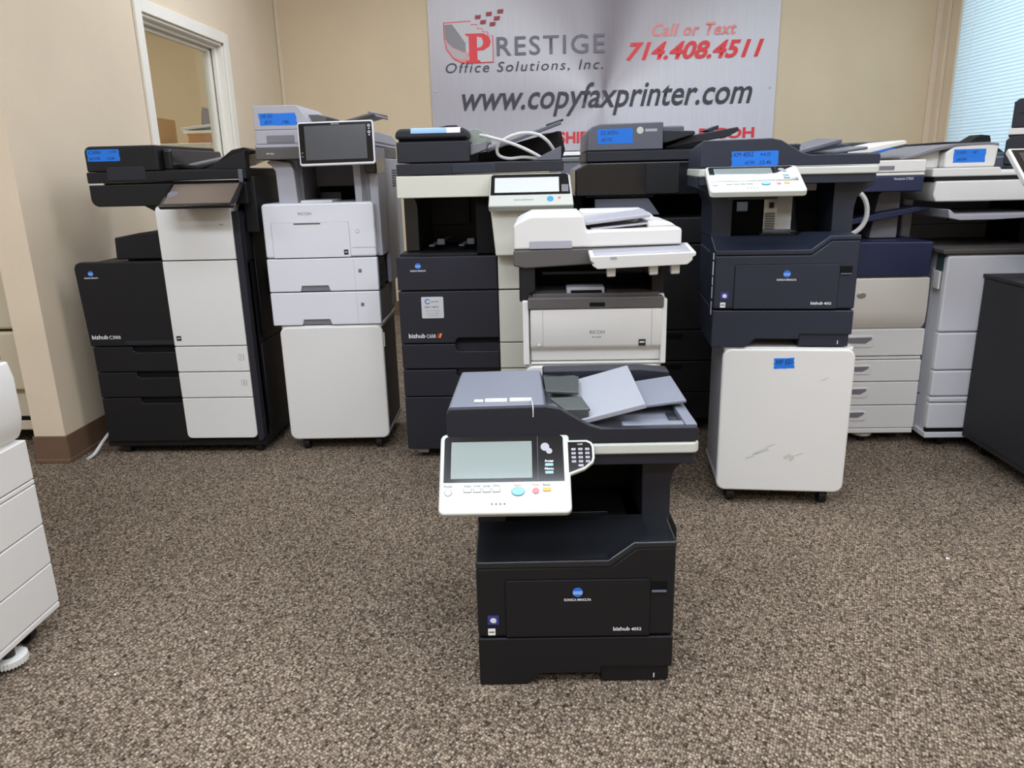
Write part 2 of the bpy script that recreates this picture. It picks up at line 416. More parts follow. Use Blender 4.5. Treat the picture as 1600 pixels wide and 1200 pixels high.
# interior window frame
wf = G()
wf.box(XL, XL+.014, WY0-.062, WY0, WZ0-.06, WZ1+.06).box(XL, XL+.014, WY1, WY1+.07, WZ0-.06, WZ1+.06)
wf.box(XL, XL+.014, WY0, WY1, WZ1, WZ1+.06).box(XL, XL+.03, WY0-.07, WY1+.08, WZ0-.03, WZ0)
wf = structure(wf.part('window_1', TRIMW, None, .003))
g = G()
g.box(XLB, XL, WY0, WY0+.014, WZ0, WZ1).box(XLB, XL, WY1-.014, WY1, WZ0, WZ1).box(XLB, XL, WY0, WY1, WZ1-.014, WZ1).box(XLB, XL, WY0, WY1, WZ0, WZ0+.014)
g.part('window_jamb', TRIMW, wf, .002)
g = G()
for (a, b, c, d) in ((WY0+.014, WY0+.05, WZ0+.014, WZ1-.014), (WY1-.065, WY1-.014, WZ0+.014, WZ1-.014), (WY0+.05, WY1-.065, WZ1-.05, WZ1-.014), (WY0+.05, WY1-.065, WZ0+.014, WZ0+.06)):
    g.box(XLB+.03, XLB+.06, a, b, c, d)
g.box(XLB+.07, XLB+.09, WY1-.04, WY1-.014, WZ0+.014, WZ1-.014).box(XLB+.07, XLB+.09, WY0+.014, WY1-.04, WZ1-.032, WZ1-.014)
g.part('window_sash', TRIMW, wf, .002)
G().box(XLB+.042, XLB+.046, WY0+.05, WY1-.065, WZ0+.06, WZ1-.05).part('window_pane', GLASS, wf, 0)
# exterior window + blind
wf = G()
for (a, b, c, d) in ((RY0, RY0+.04, RZ0, RZ1), (RY1-.04, RY1, RZ0, RZ1), (RY0, RY1, RZ0, RZ0+.04), (RY0, RY1, RZ1-.04, RZ1)):
    wf.box(XR+.06, XR+.11, a, b, c, d)
wf = structure(wf.part('window_2', TRIMW, None, .003))
G().box(XR+.08, XR+.084, RY0+.04, RY1-.04, RZ0+.04, RZ1-.04).part('window_pane', GLASS, wf, 0)
G().box(XR-.032, XR, RY1-.002, RY1+.028, RZ0, RZ1+.02).part('window_trim', TRIMW, wf, .002)
bl = thing('venetian_blind', (XR-.030, 4.365, RZ1-.05), 0, 'white closed venetian blind glowing with daylight in the right window', 'window blind')
G().box(-.02, .02, -1.04, 1.035, 0, .045).part('head_rail', PANELW, bl, .003)
n = 62; pitch = (RZ1-.05-1.02)/n
for i in range(n):
    z = -.012-pitch*i
    pr = []
    for k in range(5):
        t = k/4-.5; c = math.cos(math.radians(70)); s_ = math.sin(math.radians(70))
        bow = .0030*(1-4*t*t)
        pr.append((t*.029*c-bow*s_, t*.029*s_+bow*c+z))
    pts = pr+[(a+.0006, b+.0004) for a, b in pr[::-1]]
    G().xz(pts, -1.035, 1.030).part('slat', SLAT, bl, 0)
G().box(-.012, .012, -1.015, 1.015, -.012-pitch*n-.012, -.012-pitch*n).part('bottom_rail', PANELW, bl, .003)
for yy in (.86, 0, -.8):
    G().tube([(-.014, yy, 0), (-.014, yy, -.7), (-.014, yy, -.012-pitch*n)], .0012, 6, 2).part('ladder_cord', PAPER, bl, 0)
# outdoors: pale ground & facing wall catch the sky
struct_box('wall_outside', mat('pale_stucco', 'dfe6ea', .9, bump=.3, bscale=40), 6.2, 6.3, 0, 9, -.05, 4.5)

# ------------------------------------------------------------------ banner
BX, BZ, BY = -.765, 1.165, YB-.006
bn = thing('vinyl_banner', (BX, BY, BZ), 0, 'wide silver vinyl banner with red and black lettering on the back wall', 'banner')
ft = bpy.data.objects
g = G()
NX = 24
prof = [(2.40*i/NX, -.003-.002*math.sin(i*.9)) for i in range(NX+1)]
pts = [(x, y-.0006) for x, y in prof]+[(x, y+.0006) for x, y in prof[::-1]]
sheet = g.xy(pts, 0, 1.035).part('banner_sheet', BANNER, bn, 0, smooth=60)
def bt(name, s, x0, x1, z0, z1, m, shear=0, bold=0, spacing=1.0, y=-.009):
    return text(name, s, x0-BX, z0-BZ, x1-x0, z1-z0, y, m, bn, shear=shear, bold=bold, spacing=spacing)
bt('website_lettering', 'www.copyfaxprinter.com', -.55, 1.475, 1.405, 1.625, INKG, .28, .012)
bt('caption_lettering', 'Office Solutions, Inc.', -.655, .44, 1.70, 1.775, INKG, .22, 0, 1.2)
bt('name_lettering', 'RESTIGE', -.295, .452, 1.812, 1.935, INKM, 0, .008, 1.15)
bt('caption_lettering', 'Call or Text', .775, 1.345, 1.905, 1.985, REDP, .25, .02, 1.1)
bt('phone_lettering', '714.408.4511', .60, 1.535, 1.755, 1.872, RED, .3, .03)
bt('footer_lettering', 'SHIP', .13, .335, 1.222, 1.30, RED, 0, .03)
bt('footer_lettering', 'RICOH', 1.12, 1.505, 1.228, 1.30, RED, 0, .03)
def bpoly(name, pts, m, y=-.0095, th=.001):
    return G().xz([(a-BX, b-BZ) for a, b in pts], y, y+th).part(name, m, bn, 0)
# the page-shaped emblem: outline, page, curl, serif letter
page = [(-.66, 2.035), (-.66, 1.93), (-.645, 1.86), (-.60, 1.80), (-.545, 1.773), (-.48, 1.768), (-.318, 1.772), (-.318, 1.945), (-.352, 1.948), (-.352, 1.968), (-.388, 1.971), (-.388, 1.99), (-.425, 1.994), (-.425, 2.018), (-.47, 2.02), (-.47, 2.042)]
bpoly('emblem_outline', page, RED, -.0078)
cx, cz = -.48, 1.90
bpoly('emblem_page', [(cx+(a-cx)*.965, cz+(b-cz)*.955) for a, b in page], mat('emblem_page_silver', 'c9c8c8', .5), -.0086)
bpoly('emblem_shade', [(-.652, 2.02), (-.652, 1.93), (-.62, 1.885), (-.56, 1.85), (-.51, 1.835), (-.51, 1.90), (-.56, 1.97), (-.60, 2.022)], mat('emblem_shadow_grey', '8b8a8c', .5), -.0092)
bpoly('page_curl', [(-.655, 1.925), (-.60, 1.875), (-.53, 1.845), (-.475, 1.838), (-.50, 1.80), (-.49, 1.772), (-.545, 1.78), (-.60, 1.808), (-.64, 1.862)], REDP, -.0094)
bpoly('page_curl', [(-.648, 1.91), (-.60, 1.87), (-.53, 1.838), (-.49, 1.832), (-.508, 1.80), (-.55, 1.795), (-.60, 1.82), (-.635, 1.866)], mat('emblem_curl_silver', 'b5b2b4', .5), -.0098)
P_out = [(-.51, 1.775), (-.41, 1.775), (-.41, 1.785), (-.43, 1.792), (-.43, 1.85), (-.385, 1.852), (-.345, 1.875), (-.335, 1.905), (-.345, 1.938), (-.385, 1.96), (-.51, 1.96), (-.51, 1.95), (-.487, 1.943), (-.487, 1.792), (-.51, 1.785)]
bpoly('emblem_letter', P_out, RED, -.0106)
bpoly('letter_counter', [(-.43, 1.868), (-.405, 1.872), (-.39, 1.888), (-.388, 1.91), (-.398, 1.932), (-.43, 1.94)], mat('emblem_page_silver', 'c9c8c8', .5), -.0112)
for (a, b) in ((-.44, 2.05), (-.363, 2.068), (-.285, 2.082), (-.405, 2.018), (-.31, 2.04), (-.34, 2.004)):
    bpoly('emblem_square', [(a, b), (a+.038, b+.002), (a+.043, b+.026), (a+.003, b+.024)], REDD)
for (a, b) in ((.012, 1.02), (.55, 1.018), (1.2, 1.018), (1.82, 1.018), (2.385, 1.018), (.03, .43), (2.36, .39)):
    G().cyl((a, -.006, b), 'y', .009, -.003, 14).cyl((a, -.009, b), 'y', .004, -.003, 8).part('grommet', METAL, bn, .001)

# ------------------------------------------------------------------ shared builders
def cabinet(name, loc, yaw, label, h=.457, width=.395, depth=.36, side=GREYL, front=WHITE, group=None, r=.028):
    t = thing(name, loc, yaw, label, 'cabinet', group)
    z0 = .052
    G().box(.012, width-.012, .02, depth, z0+.01, z0+h-.014).part('body', side, t, .004)
    G().rr(0, width, 0, .022, z0, z0+h-.004, r).part('front_panel', front, t, .007, 3)
    G().rp(.004, width-.004, .008, depth+.005, z0+h-.014, z0+h, .012).part('top_board', front, t, .003)
    G().box(.008, width-.008, .024, depth+.002, z0, z0+.012).part('bottom_rail', GREYL, t, .002)
    for x in (.05, width-.05):
        for y in (.05, depth-.05): caster(x, y, t, z0+.002)
    return t

def small_copier(base, yaw, label, main):
    """compact dark laser copier: tray, body with drop-down door, open output bay, scanner, feeder, tilted touch panel"""
    dark = BLACK if main else NAVYB
    mid = CHAR if main else NAVYB
    t = thing('multifunction_printer', base, yaw, label, 'printer', 'compact dark multifunction printers')
    tr = G().xz([(0, 0), (.10, 0), (.128, .026), (.256, .026), (.256, .04), (.404, .04), (.404, .113), (0, .113)], 0, .37).part('paper_tray', dark, t, .004)
    tr['label'] = 'dark bottom paper tray with a notched pull'
    G().box(.256, .398, .006, .30, .004, .04).part('tray_handle', dark, tr, .003)
    text('tray_number', '1', .366, .011, None, .011, .0052, LETW, tr, bold=.03)
    b = G().xz([(0, .1165), (.404, .1165), (.404, .318), (.324, .318), (.272, .276), (0, .276)], 0, .40).part('body', dark, t, .007, 3)
    lip = G()
    lip.xz([(.0, .276), (.272, .276), (.324, .317), (.404, .317), (.404, .331), (.318, .331), (.268, .291), (0, .291)], -.003, .012)
    # top skin: bowl that climbs to the back
    secs = []
    for (y, zl, zr, xk, xk2) in ((.006, .289, .329, .268, .318), (.03, .296, .330, .268, .316), (.09, .312, .331, .262, .30), (.125, .322, .332, .255, .27)):
        secs.append([(.0, y, .27), (0, y, zl), (xk, y, zl), (xk2, y, zr), (.404, y, zr), (.404, y, .27)])
    lip.prism(secs)
    lip.part('top_cover', SATIN if main else NAVYB, t, .004, 3)
    out = G().box(.004, .40, .12, .40, .27, .318).part('output_shelf', dark, t, .003)
    G().box(.15, .277, .155, .23, .318, .322).box(.15, .283, .150, .155, .318, .326).part('paper_stop', BLACKG, out, .001)
    # door
    G().rr(.058, .354, -.0012, .004, .1175, .2495, .006, (0, 0, 1, 1)).part('seam', JET, t, 0)
    d = G().rr(.0592, .3528, -.0035, .004, .1185, .2483, .006, (0, 0, 1, 1)).part('front_door', dark, t, .0012)
    konica(.206, .2015, .055, -.0036, d)
    text('model_lettering', 'bizhub', .279, .131, .034, .0088, -.0042, LETW, d, bold=.02)
    text('model_lettering', '4052', .316, .131, .021, .0072, -.0042, LETW, d, bold=.02)
    l = G().box(.355, .388, -.0014, .003, .222, .243).part('latch_recess', JET, t, .001)
    G().box(.356, .386, -.006, .0, .219, .2225).part('latch', CHARL, l, .001)
    st = G().box(.021, .044, -.001, 0, .147, .168).part('blue_sticker', mat('violet_blue_label', '3b3a86', .4), t, 0)
    text('sticker_print', 'e', .026, .151, .013, .012, -.0014, LETW, st, bold=.05)
    st = G().box(.021, .036, -.001, 0, .122, .137).part('white_sticker', PAPER, t, 0)
    G().box(.023, .034, -.0013, -.001, .128, .131).part('sticker_print', LETG, st, 0)
    G().xz([(.40, .08), (.431, .08), (.431, .292), (.412, .335), (.40, .335)], .13, .40).part('rear_module', dark, t, .003)
    # columns and the back of the output bay
    G().xz([(.352, .316), (.412, .316), (.412, .400), (.418, .43), (.436, .452), (.462, .466), (.462, .498), (.30, .498), (.30, .488), (.338, .486), (.35, .476)], .12, .40).part('right_column', mid, t, .003)
    G().xz([(.0, .316), (.06, .316), (.06, .47), (.07, .486), (.10, .488), (.10, .498), (-.05, .498), (-.05, .466), (-.02, .452), (.0, .42)], .12, .40).part('left_column', mid, t, .003)
    if main:
        G().box(.055, .36, .30, .39, .318, .495).part('bay_back', JET, t, 0)
        G().box(.06, .34, .25, .30, .40, .43).part('exit_roller_cover', BLACKG, t, .003)
    else:
        G().box(.055, .187, .30, .39, .318, .495).part('bay_back', JET, t, 0)
        G().box(.296, .36, .30, .39, .318, .495).part('bay_back', JET, t, 0)
        G().box(.187, .296, .30, .39, .432, .495).part('bay_lintel', JET, t, 0)
        G().box(.10, .135, .296, .30, .385, .415).part('blue_reflection_patch', LOGOC, t, .004)  # pale blue box paints a reflection inside the dark bay, not a fitting
    G().box(.235, .30, .118, .135, .452, .474).part('handle_grip', GREYM, t, .003)
    # scanner
    G().rp(-.046, .447, .052, .41, .474, .499, .012).part('scanner_base', mid, t, .003)
    G().rp(-.052, .452, .045, .415, .4985, .5215, .016).part('scanner_trim', PANELW, t, .005, 3)
    # feeder
    fp = [(-.049, .5245), (-.049, .588), (-.043, .600), (.148, .602), (.176, .596), (.205, .578), (.232, .562), (.256, .5545), (.445, .5535), (.449, .548), (.449, .5245)]
    G().xz(fp, .047, .062).part('feeder_front', mid, t, .003)
    g = G(); secs = []
    for (y, dz) in ((.06, 0), (.20, -.006), (.40, -.018)):
        secs.append([(x, y, z if z < .53 else z+dz) for x, z in ((-.049, .5245), (-.049, .588), (-.043, .600), (.144, .602), (.150, .585), (.150, .5245))])
    g.prism(secs); g.part('feeder_cover', SLATE if main else mid, t, .004, 3)
    G().box(.150, .449, .062, .41, .5245, .541).part('lid', SLATE if main else mid, t, .003)
    G().xz([(.30, .54), (.424, .54), (.424, .556), (.30, .556)], .063, .085).part('lid_rim', SLATE if main else mid, t, .003)
    G().box(.425, .449, .062, .41, .54, .556).part('lid_rim', SLATE if main else mid, t, .003)
    G().xz([(.15, .54), (.449, .54), (.449, .585), (.38, .592), (.15, .592)], .36, .41).part('lid_back_ridge', mid, t, .005, 3)
    G().box(.405, .4235, .09, .17, .541, .545).part('lid_recess', CHAR, t, .001)
    G().slab((.15, .08, .545), (.347, .075, .596), (.347, .345, .606), (.15, .345, .552), .012).part('input_tray', TRAYG if main else CHARL, t, .003)
    G().slab((.312, .235, .5922), (.335, .235, .5982), (.335, .275, .5992), (.312, .275, .5932), .002).part('tray_extension_grip', SLATE, t, .001)
    G().slab((.24, .17, .548), (.448, .165, .574), (.448, .34, .580), (.24, .34, .55), .008).part('output_tray', SLATE if main else CHARL, t, .003)
    G().slab((.405, .19, .5695), (.435, .19, .5735), (.435, .235, .5755), (.405, .235, .5715), .003).part('tray_extension_grip', SLATE, t, .001)
    gd = SMOKE if main else CHAR
    G().slab((.152, .205, .588), (.222, .19, .588), (.232, .32, .588), (.150, .335, .588), .006).box(.152, .225, .32, .328, .56, .588).part('paper_guide', gd, t, .002)
    G().slab((.185, .085, .584), (.238, .085, .584), (.226, .165, .586), (.158, .160, .586), .006).box(.185, .235, .082, .088, .555, .584).part('paper_guide', gd, t, .002)
    if main:
        a = G().box(.004, .022, .088, .104, .6005, .6015).box(.026, .070, .09, .110, .6, .6013).box(.076, .120, .092, .112, .599, .6012).part('instruction_label', PAPER, t, 0)
        G().box(.03, .066, .097, .1, .6013, .6015).box(.082, .115, .099, .102, .6012, .6014).part('label_print', LETG, a, 0)
        G().tube([(.118, .10, .603), (.121, .06, .606), (.122, .042, .600), (.122, .040, .583)], .0012, 6, 4).part('string_loop', CABLE, t, 0)
    # panel: local frame, u right, v up the slope
    if main:
        o, tilt = Vector((-.062, -.062, .425)), math.radians(47)
    else:
        o, tilt = Vector((-.040, -.139, .462), ), math.radians(23)
    PM = Matrix.Translation(o) @ Matrix.Rotation(tilt-PI/2, 4, 'X')     # local xz plane (facing -y) leaned back
    W, L_ = .254, .166
    cp = G().xz([(a, b) for a, b in rrect(0, W, 0, L_, .012)], 0, .018).part('control_panel', PANELW, t, .004, 3, M=PM)
    G().box(.06, .19, .016, .05, .05, .12).part('panel_arm', mid, cp, .004, M=PM)
    G().rr(.008, W-.012, -.0008, .002, .064, L_-.006, .008, (0, 0, 1, 1)).part('panel_bezel', BEZEL, cp, .0008, M=PM)
    G().box(.022, .180, -.0014, 0, .071, L_-.018).part('touchscreen', SCREEN, cp, .0006, M=PM)
    G().box(.191, .1915, -.0012, 0, .064, L_-.008).part('bezel_divider', GREYM, cp, 0, M=PM)
    g = G().cyl((.206, -.0008, .135), 'y', .0085, -.0008, 20).cyl((.214, -.0008, .126), 'y', .006, -.0010, 20)
    g.part('card_reader_mark', GREYL, cp, 0, M=PM)
    for (s, zz, mm) in (('Access', .103, .0), ('Menu', .087, .0)):
        text('key_lettering', s, .213, zz, .017, .005, -.0015, LETW, cp, M=PM, align='center', bold=.03)
        G().rr(.205, .221, -.0022, 0, zz-.0085, zz-.0025, .0015).part('small_key', mat('pale_cyan_key', '8fb9bd', .4), cp, .0005, M=PM)
    text('key_lettering', 'Power', .010, .054, .016, .005, -.0006, LETG, cp, M=PM)
    G().cyl((.018, 0, .044), 'y', .0072, -.0006, 24).part('power_ring', LETG, cp, 0, M=PM)
    G().cyl((.018, 0, .044), 'y', .0066, -.0016, 24).part('power_button', PANELW, cp, .0005, M=PM)
    for k, s in enumerate(('Fax/Scan', 'Copy', 'User Box', 'Utility')):
        x = .048+.0185*k
        G().rr(x-.0005, x+.0145, -.0005, 0, .0435, .0525, .001).part('key_outline', LETG, cp, 0, M=PM)
        G().rr(x, x+.014, -.0018, 0, .044, .052, .001).part('function_key', PANELW, cp, .0005, M=PM)
        text('key_lettering', s, x+.007, .0545, .0135, .004, -.0006, LETG, cp, M=PM, align='center')
    g = [(.152+.0125*math.cos(2*PI*i/28), .044+.0085*math.sin(2*PI*i/28)) for i in range(28)]
    G().xz(g, -.003, 0).part('start_button', BTNB, cp, .001, M=PM)
    text('key_lettering', 'Start', .152, .0545, .014, .005, -.0006, BTNR, cp, M=PM, align='center')
    g = [(.186+.0065*math.cos(2*PI*i/24), .045+.006*math.sin(2*PI*i/24)) for i in range(24)]
    G().xz(g, -.002, 0).part('stop_button', BTNR, cp, .0008, M=PM)
    text('key_lettering', 'Stop', .186, .0545, .012, .005, -.0006, BTNR, cp, M=PM, align='center')
    G().rr(.200, .215, -.002, 0, .044, .051, .001).part('reset_button', BTNY, cp, .0006, M=PM)
    text('key_lettering', 'Reset', .2075, .0545, .014, .005, -.0006, LETG, cp, M=PM, align='center')
    g = G()
    for k in range(4): g.cyl((.102+.008*k, 0, .020), 'y', .0018, -.0006, 12)
    g.part('indicator_dots', LETG, cp, 0, M=PM)
    if main:
        kp = [(W-.004, .075), (.283, .088), (.300, .102), (.303, .112), (.303, .135), (.299, .145), (.289, .150), (W-.004, .150)]
        k = G().xz(kp, .001, .013).part('keypad_wing', PANELW, t, .003, M=PM)
        kf = [(W-.003, .081), (.282, .093), (.296, .105), (.298, .113), (.298, .134), (.295, .141), (.287, .145), (W-.003, .145)]
        G().xz(kf, .0, .003).part('keypad_face', BEZEL, k, .0005, M=PM)
        nums = '123456789*0#'
        for i in range(12):
            r_, c_ = divmod(i, 3)
            x = .2575+c_*.0135; z = .1265-r_*.0085
            G().rr(x, x+.0085, -.001, 0, z, z+.005, .001).part('number_key', GREYL, k, .0004, M=PM)
            text('key_lettering', nums[i], x+.0042, z+.0012, None, .003, -.0013, LETK, k, M=PM, align='center')
        G().rr(.270, .280, -.001, 0, .0925, .0975, .001).part('number_key', GREYL, k, .0004, M=PM)
        text('key_lettering', 'CLEAR', .275, .138, .010, .003, -.0006, LETW, k, M=PM, align='center')
    return t

# ------------------------------------------------------------------ foreground copier
MAIN = small_copier((-.142, 1.37, 0), 1.5, 'compact black copier alone on the carpet in front, screen panel tilted forward', True)

# ------------------------------------------------------------------ right: cabinet + same copier on top
cabinet('printer_cabinet', (.545, 2.262, 0), -5, 'scuffed white cabinet on black casters with a small blue tape, under the navy printer', h=.465, width=.386, depth=.34, group='white printer cabinets')
cab = bpy.data.objects['printer_cabinet']
tape(.152, .212, .452, .484, 0, [('MP 501', .1, .35, .8, .5)], cab, rot=-.05)
for (x, z, a, b) in ((.13, .185, .035, .006), (.21, .17, .016, .009), (.225, .163, .008, .012), (.10, .165, .02, .004), (.16, .205, .02, .003), (.245, .178, .018, .003), (.30, .42, .02, .002)):
    pts = [(x+a*math.cos(k*PI/5)*random.uniform(.5, 1.1), z+b*math.sin(k*PI/5)*random.uniform(.5, 1.2)+a*.3*math.cos(k*PI/5)) for k in range(10)]
    G().xz(pts, -.0004, .0002).part('scuff_mark', mat('scuff_grey', 'c4c2b8', .7), cab, 0)
GR = small_copier((.508, 2.265, .5175), -5, 'navy-black copier with blue tape, standing on the scuffed white cabinet', False)
tape(.038, .168, .5265, .568, .0465, [('KM 4052', .05, .62, .42, .3), ('4-6-22', .62, .66, .22, .22), ('#2154', .3, .1, .2, .25), ('12.4k', .62, .1, .25, .25)], GR)
g = G()
for i, (z0, z1) in enumerate(((.262, .280), (.215, .255), (.185, .208), (.145, .180), (.095, .135))):
    G().box(-.0012, 0, .02+.002*i, .034+.002*i, z0, z1).part('side_sticker', PAPER, GR, 0)

# ------------------------------------------------------------------ tall left copier on casters
def copier_left():
    t = thing('copier', (-1.70, 2.745, 0), 0, 'tall black copier with a white front column and brown tilted screen, beside the left wall', 'copier')
    # cabinet and drawers
    G().box(.004, .618, .02, .62, .055, .75).part('body', BLACK, t, .006)
    def dr(name, z0, z1, notch):
        pts = [(-.006, z0), (.32, z0), (.32, z1-.022 if notch else z1)]
        if notch: pts += [(.16, z1-.022), (.150, z1-.016), (.148, z1-.006), (.148, z1)]
        pts += [(-.006, z1)]
        o = G().xz(pts, .002, .03).part(name, BLACK, t, .003)
        return o
    dr('bottom_drawer', .06, .236, True); dr('drawer', .2395, .338, True); dr('drawer', .3415, .438, True)
    for z in (.227, .33, .431):
        G().box(.15, .32, .012, .032, z-.018, z+.004).part('drawer_grip', JET, t, 0)
    fd = G().xz([(-.012, .4415), (.32, .4415), (.32, .758), (-.002, .758), (-.018, .750), (-.024, .735)], .0, .03).part('front_door', BLACK, t, .005, 3)
    konica(.037, .698, .052, -.0003, fd)
    text('model_lettering', 'bizhub', .000, .470, .062, .016, -.0008, LETW, fd, bold=.02)
    text('model_lettering', 'C300i', .066, .470, .044, .013, -.0008, LETW, fd, bold=.01)
    G().box(.125, .32, -.001, .001, .446, .462).part('door_grip', CHAR, fd, .001)
    # white column
    for nm, z0, z1, c in (('white_drawer_front', .075, .236, (1, 1, 0, 0)), ('white_drawer_front', .2395, .338, (0,)*4), ('white_drawer_front', .3415, .438, (0,)*4), ('white_panel', .4415, .757, (0,)*4)):
        G().rr(.3175, .592, -.012, .03, z0, z1, .018, c).part(nm, WHITE, t, .0025)
    G().yz([(-.012, .7605), (-.012, .935), (-.006, .948), (.012, .955), (.18, 1.03), (.18, .7605)], .3175, .592).part('white_top_panel', WHITE, t, .004, 3)
    G().box(.545, .560, -.0127, -.012, .884, .886).part('indicator_slot', LETG, t, 0)
    s = G().rr(.330, .348, -.0128, -.012, .462, .480, .001).part('sticker', LETK, t, 0); G().box(.333, .345, -.0132, -.0128, .470, .473).part('sticker_print', LETW, s, 0)
    for z, n_ in ((.385, '1'), (.286, '2')):
        s = G().rr(.556, .576, -.0125, -.012, z, z+.021, .003).part('drawer_mark', LETK, t, 0)
        s2 = G().rr(.557, .575, -.0128, -.0122, z+.001, z+.020, .0025).part('drawer_mark_face', WHITE, s, 0)
        text('drawer_number', n_, .566, z+.006, None, .010, -.0131, LETK, s, align='center')
    # black chamfered right edge and side
    G().xz([(.592, .06), (.606, .06), (.618, .075), (.618, .93), (.592, .93)], -.008, .05).part('edge_trim', CHAR, t, .004)
    G().yz([(.02, .75), (.02, .90), (.13, 1.0), (.60, 1.0), (.60, .75)], .592, .622).part('right_shoulder', BLACK, t, .004)
    G().rr(.618, .626, .09, .55, .45, .90, 0).part('side_door', BLACK, t, .004)
    G().box(.6255, .632, .20, .225, .60, .70).part('side_handle', CHARL, t, .003)
    G().box(.618, .624, .06, .58, .10, .43).part('side_lower_panel', BLACK, t, .003)
    G().box(.618, .628, .34, .50, .30, .315).part('side_grip', CHARL, t, .002)
    # output bay
    G().box(.13, .315, .10, .60, .75, .775).part('output_tray', BLACK, t, .003)
    G().xz([(.120, .762), (.33, .762), (.33, .862), (.22, .858), (.124, .842)], .04, .45).part('paper_output_unit', BLACK, t, .005)
    # scanner and feeder
    G().xz([(.245, .96), (.34, .96), (.34, .86), (.318, .895), (.29, .935)], .04, .55).part('scanner_neck', BLACKG, t, .003)
    G().xz(rrect(.085, .655, .955, 1.031, .028, (1, 0, 0, 0)), .0, .55).part('scanner', BLACK, t, .004, 3)
    G().box(.088, .14, .002, .05, 1.031, 1.037).part('lid_gap', CREAM, t, 0); G().box(.14, .62, .01, .5, 1.031, 1.037).part('lid_gap', JET, t, 0)
    G().xz([(.084, 1.037), (.66, 1.041), (.66, 1.075), (.084, 1.075)], -.002, .55).part('lid', BLACK, t, .004)
    fe = G().xz(rrect(.088, .35, 1.0755, 1.163, .022, (0, 0, 0, 1))[:1]+rrect(.088, .35, 1.0755, 1.163, .022, (0, 0, 0, 1))[1:], .0, .50).part('document_feeder', BLACK, t, .006, 3)
    G().xz(rrect(.160, .300, 1.045, 1.092, .012, (0, 0, 1, 1)), -.0035, .003).part('feeder_grip', CHAR, t, .002)
    G().box(.35, .385, .03, .48, 1.0755, 1.150).part('feeder_hinge', BLACKG, t, .01, 3)
    G().xz([(.385, 1.098), (.46, 1.090), (.53, 1.104), (.585, 1.142), (.63, 1.15), (.672, 1.140), (.672, 1.128), (.60, 1.118), (.53, 1.092), (.46, 1.078), (.385, 1.084)], .08, .46).part('input_tray', BLACKG, t, .003)
    G().slab((.40, .1, 1.09), (.60, .1, 1.125), (.60, .14, 1.135), (.40, .14, 1.10), .006).part('paper_guide', GREYM, t, .002)
    G().xz([(.50, 1.075), (.655, 1.075), (.655, 1.138)], .02, .06).part('tray_cheek', BLACK, t, .002)
    G().box(.352, .64, .03, .50, 1.075, 1.079).part('exit_surface', BLACKG, t, 0)
    G().box(.632, .648, -.004, .0, 1.02, 1.075).part('hinge_bracket', CHARL, t, .002)
    G().box(.622, .672, .04, .55, .85, 1.05).part('rear_shoulder', BLACK, t, .006)
    # screen, lying back on the scanner's edge
    PM = Matrix.Translation((.392, -.136, .957)) @ Matrix.Rotation(math.radians(31)-PI/2, 4, 'X')
    sc = G().xz(rrect(0, .262, 0, .148, .008), 0, .014).part('touchscreen_panel', BEZEL, t, .004, 3, M=PM)
    G().box(.014, .248, -.0008, .001, .014, .136).part('screen', SCREENB, sc, .0004, M=PM)
    G().rr(.012, .045, -.0014, 0, .055, .09, .012).part('card_mark', GREYM, sc, 0, M=PM)
    G().box(.04, .20, .012, .045, .05, .14).part('panel_arm', BLACK, sc, .004, M=PM)
    # base
    G().box(-.02, .615, .015, .60, .034, .060).part('base_plate', BLACK, t, .004)
    for x in (.045, .575):
        for y in (.05, .55): caster(x, y, t, .036, .019)
    tape(.098, .214, 1.112, 1.152, -.0002, [('C300i', .05, .62, .4, .25), ('1178', .7, .66, .22, .22), ('#2196', .05, .1, .35, .25), ('124k', .62, .12, .25, .22)], t)
    return t
copier_left()
tag(G().tube([(-1.775, 2.70, .006), (-1.768, 2.735, .012), (-1.755, 2.78, .045), (-1.742, 2.83, .075), (-1.73, 2.93, .10)], .0065).part('power_cable', CABLE, None, 0), 'grey cable end lying by the brown base at the left wall', 'cable')

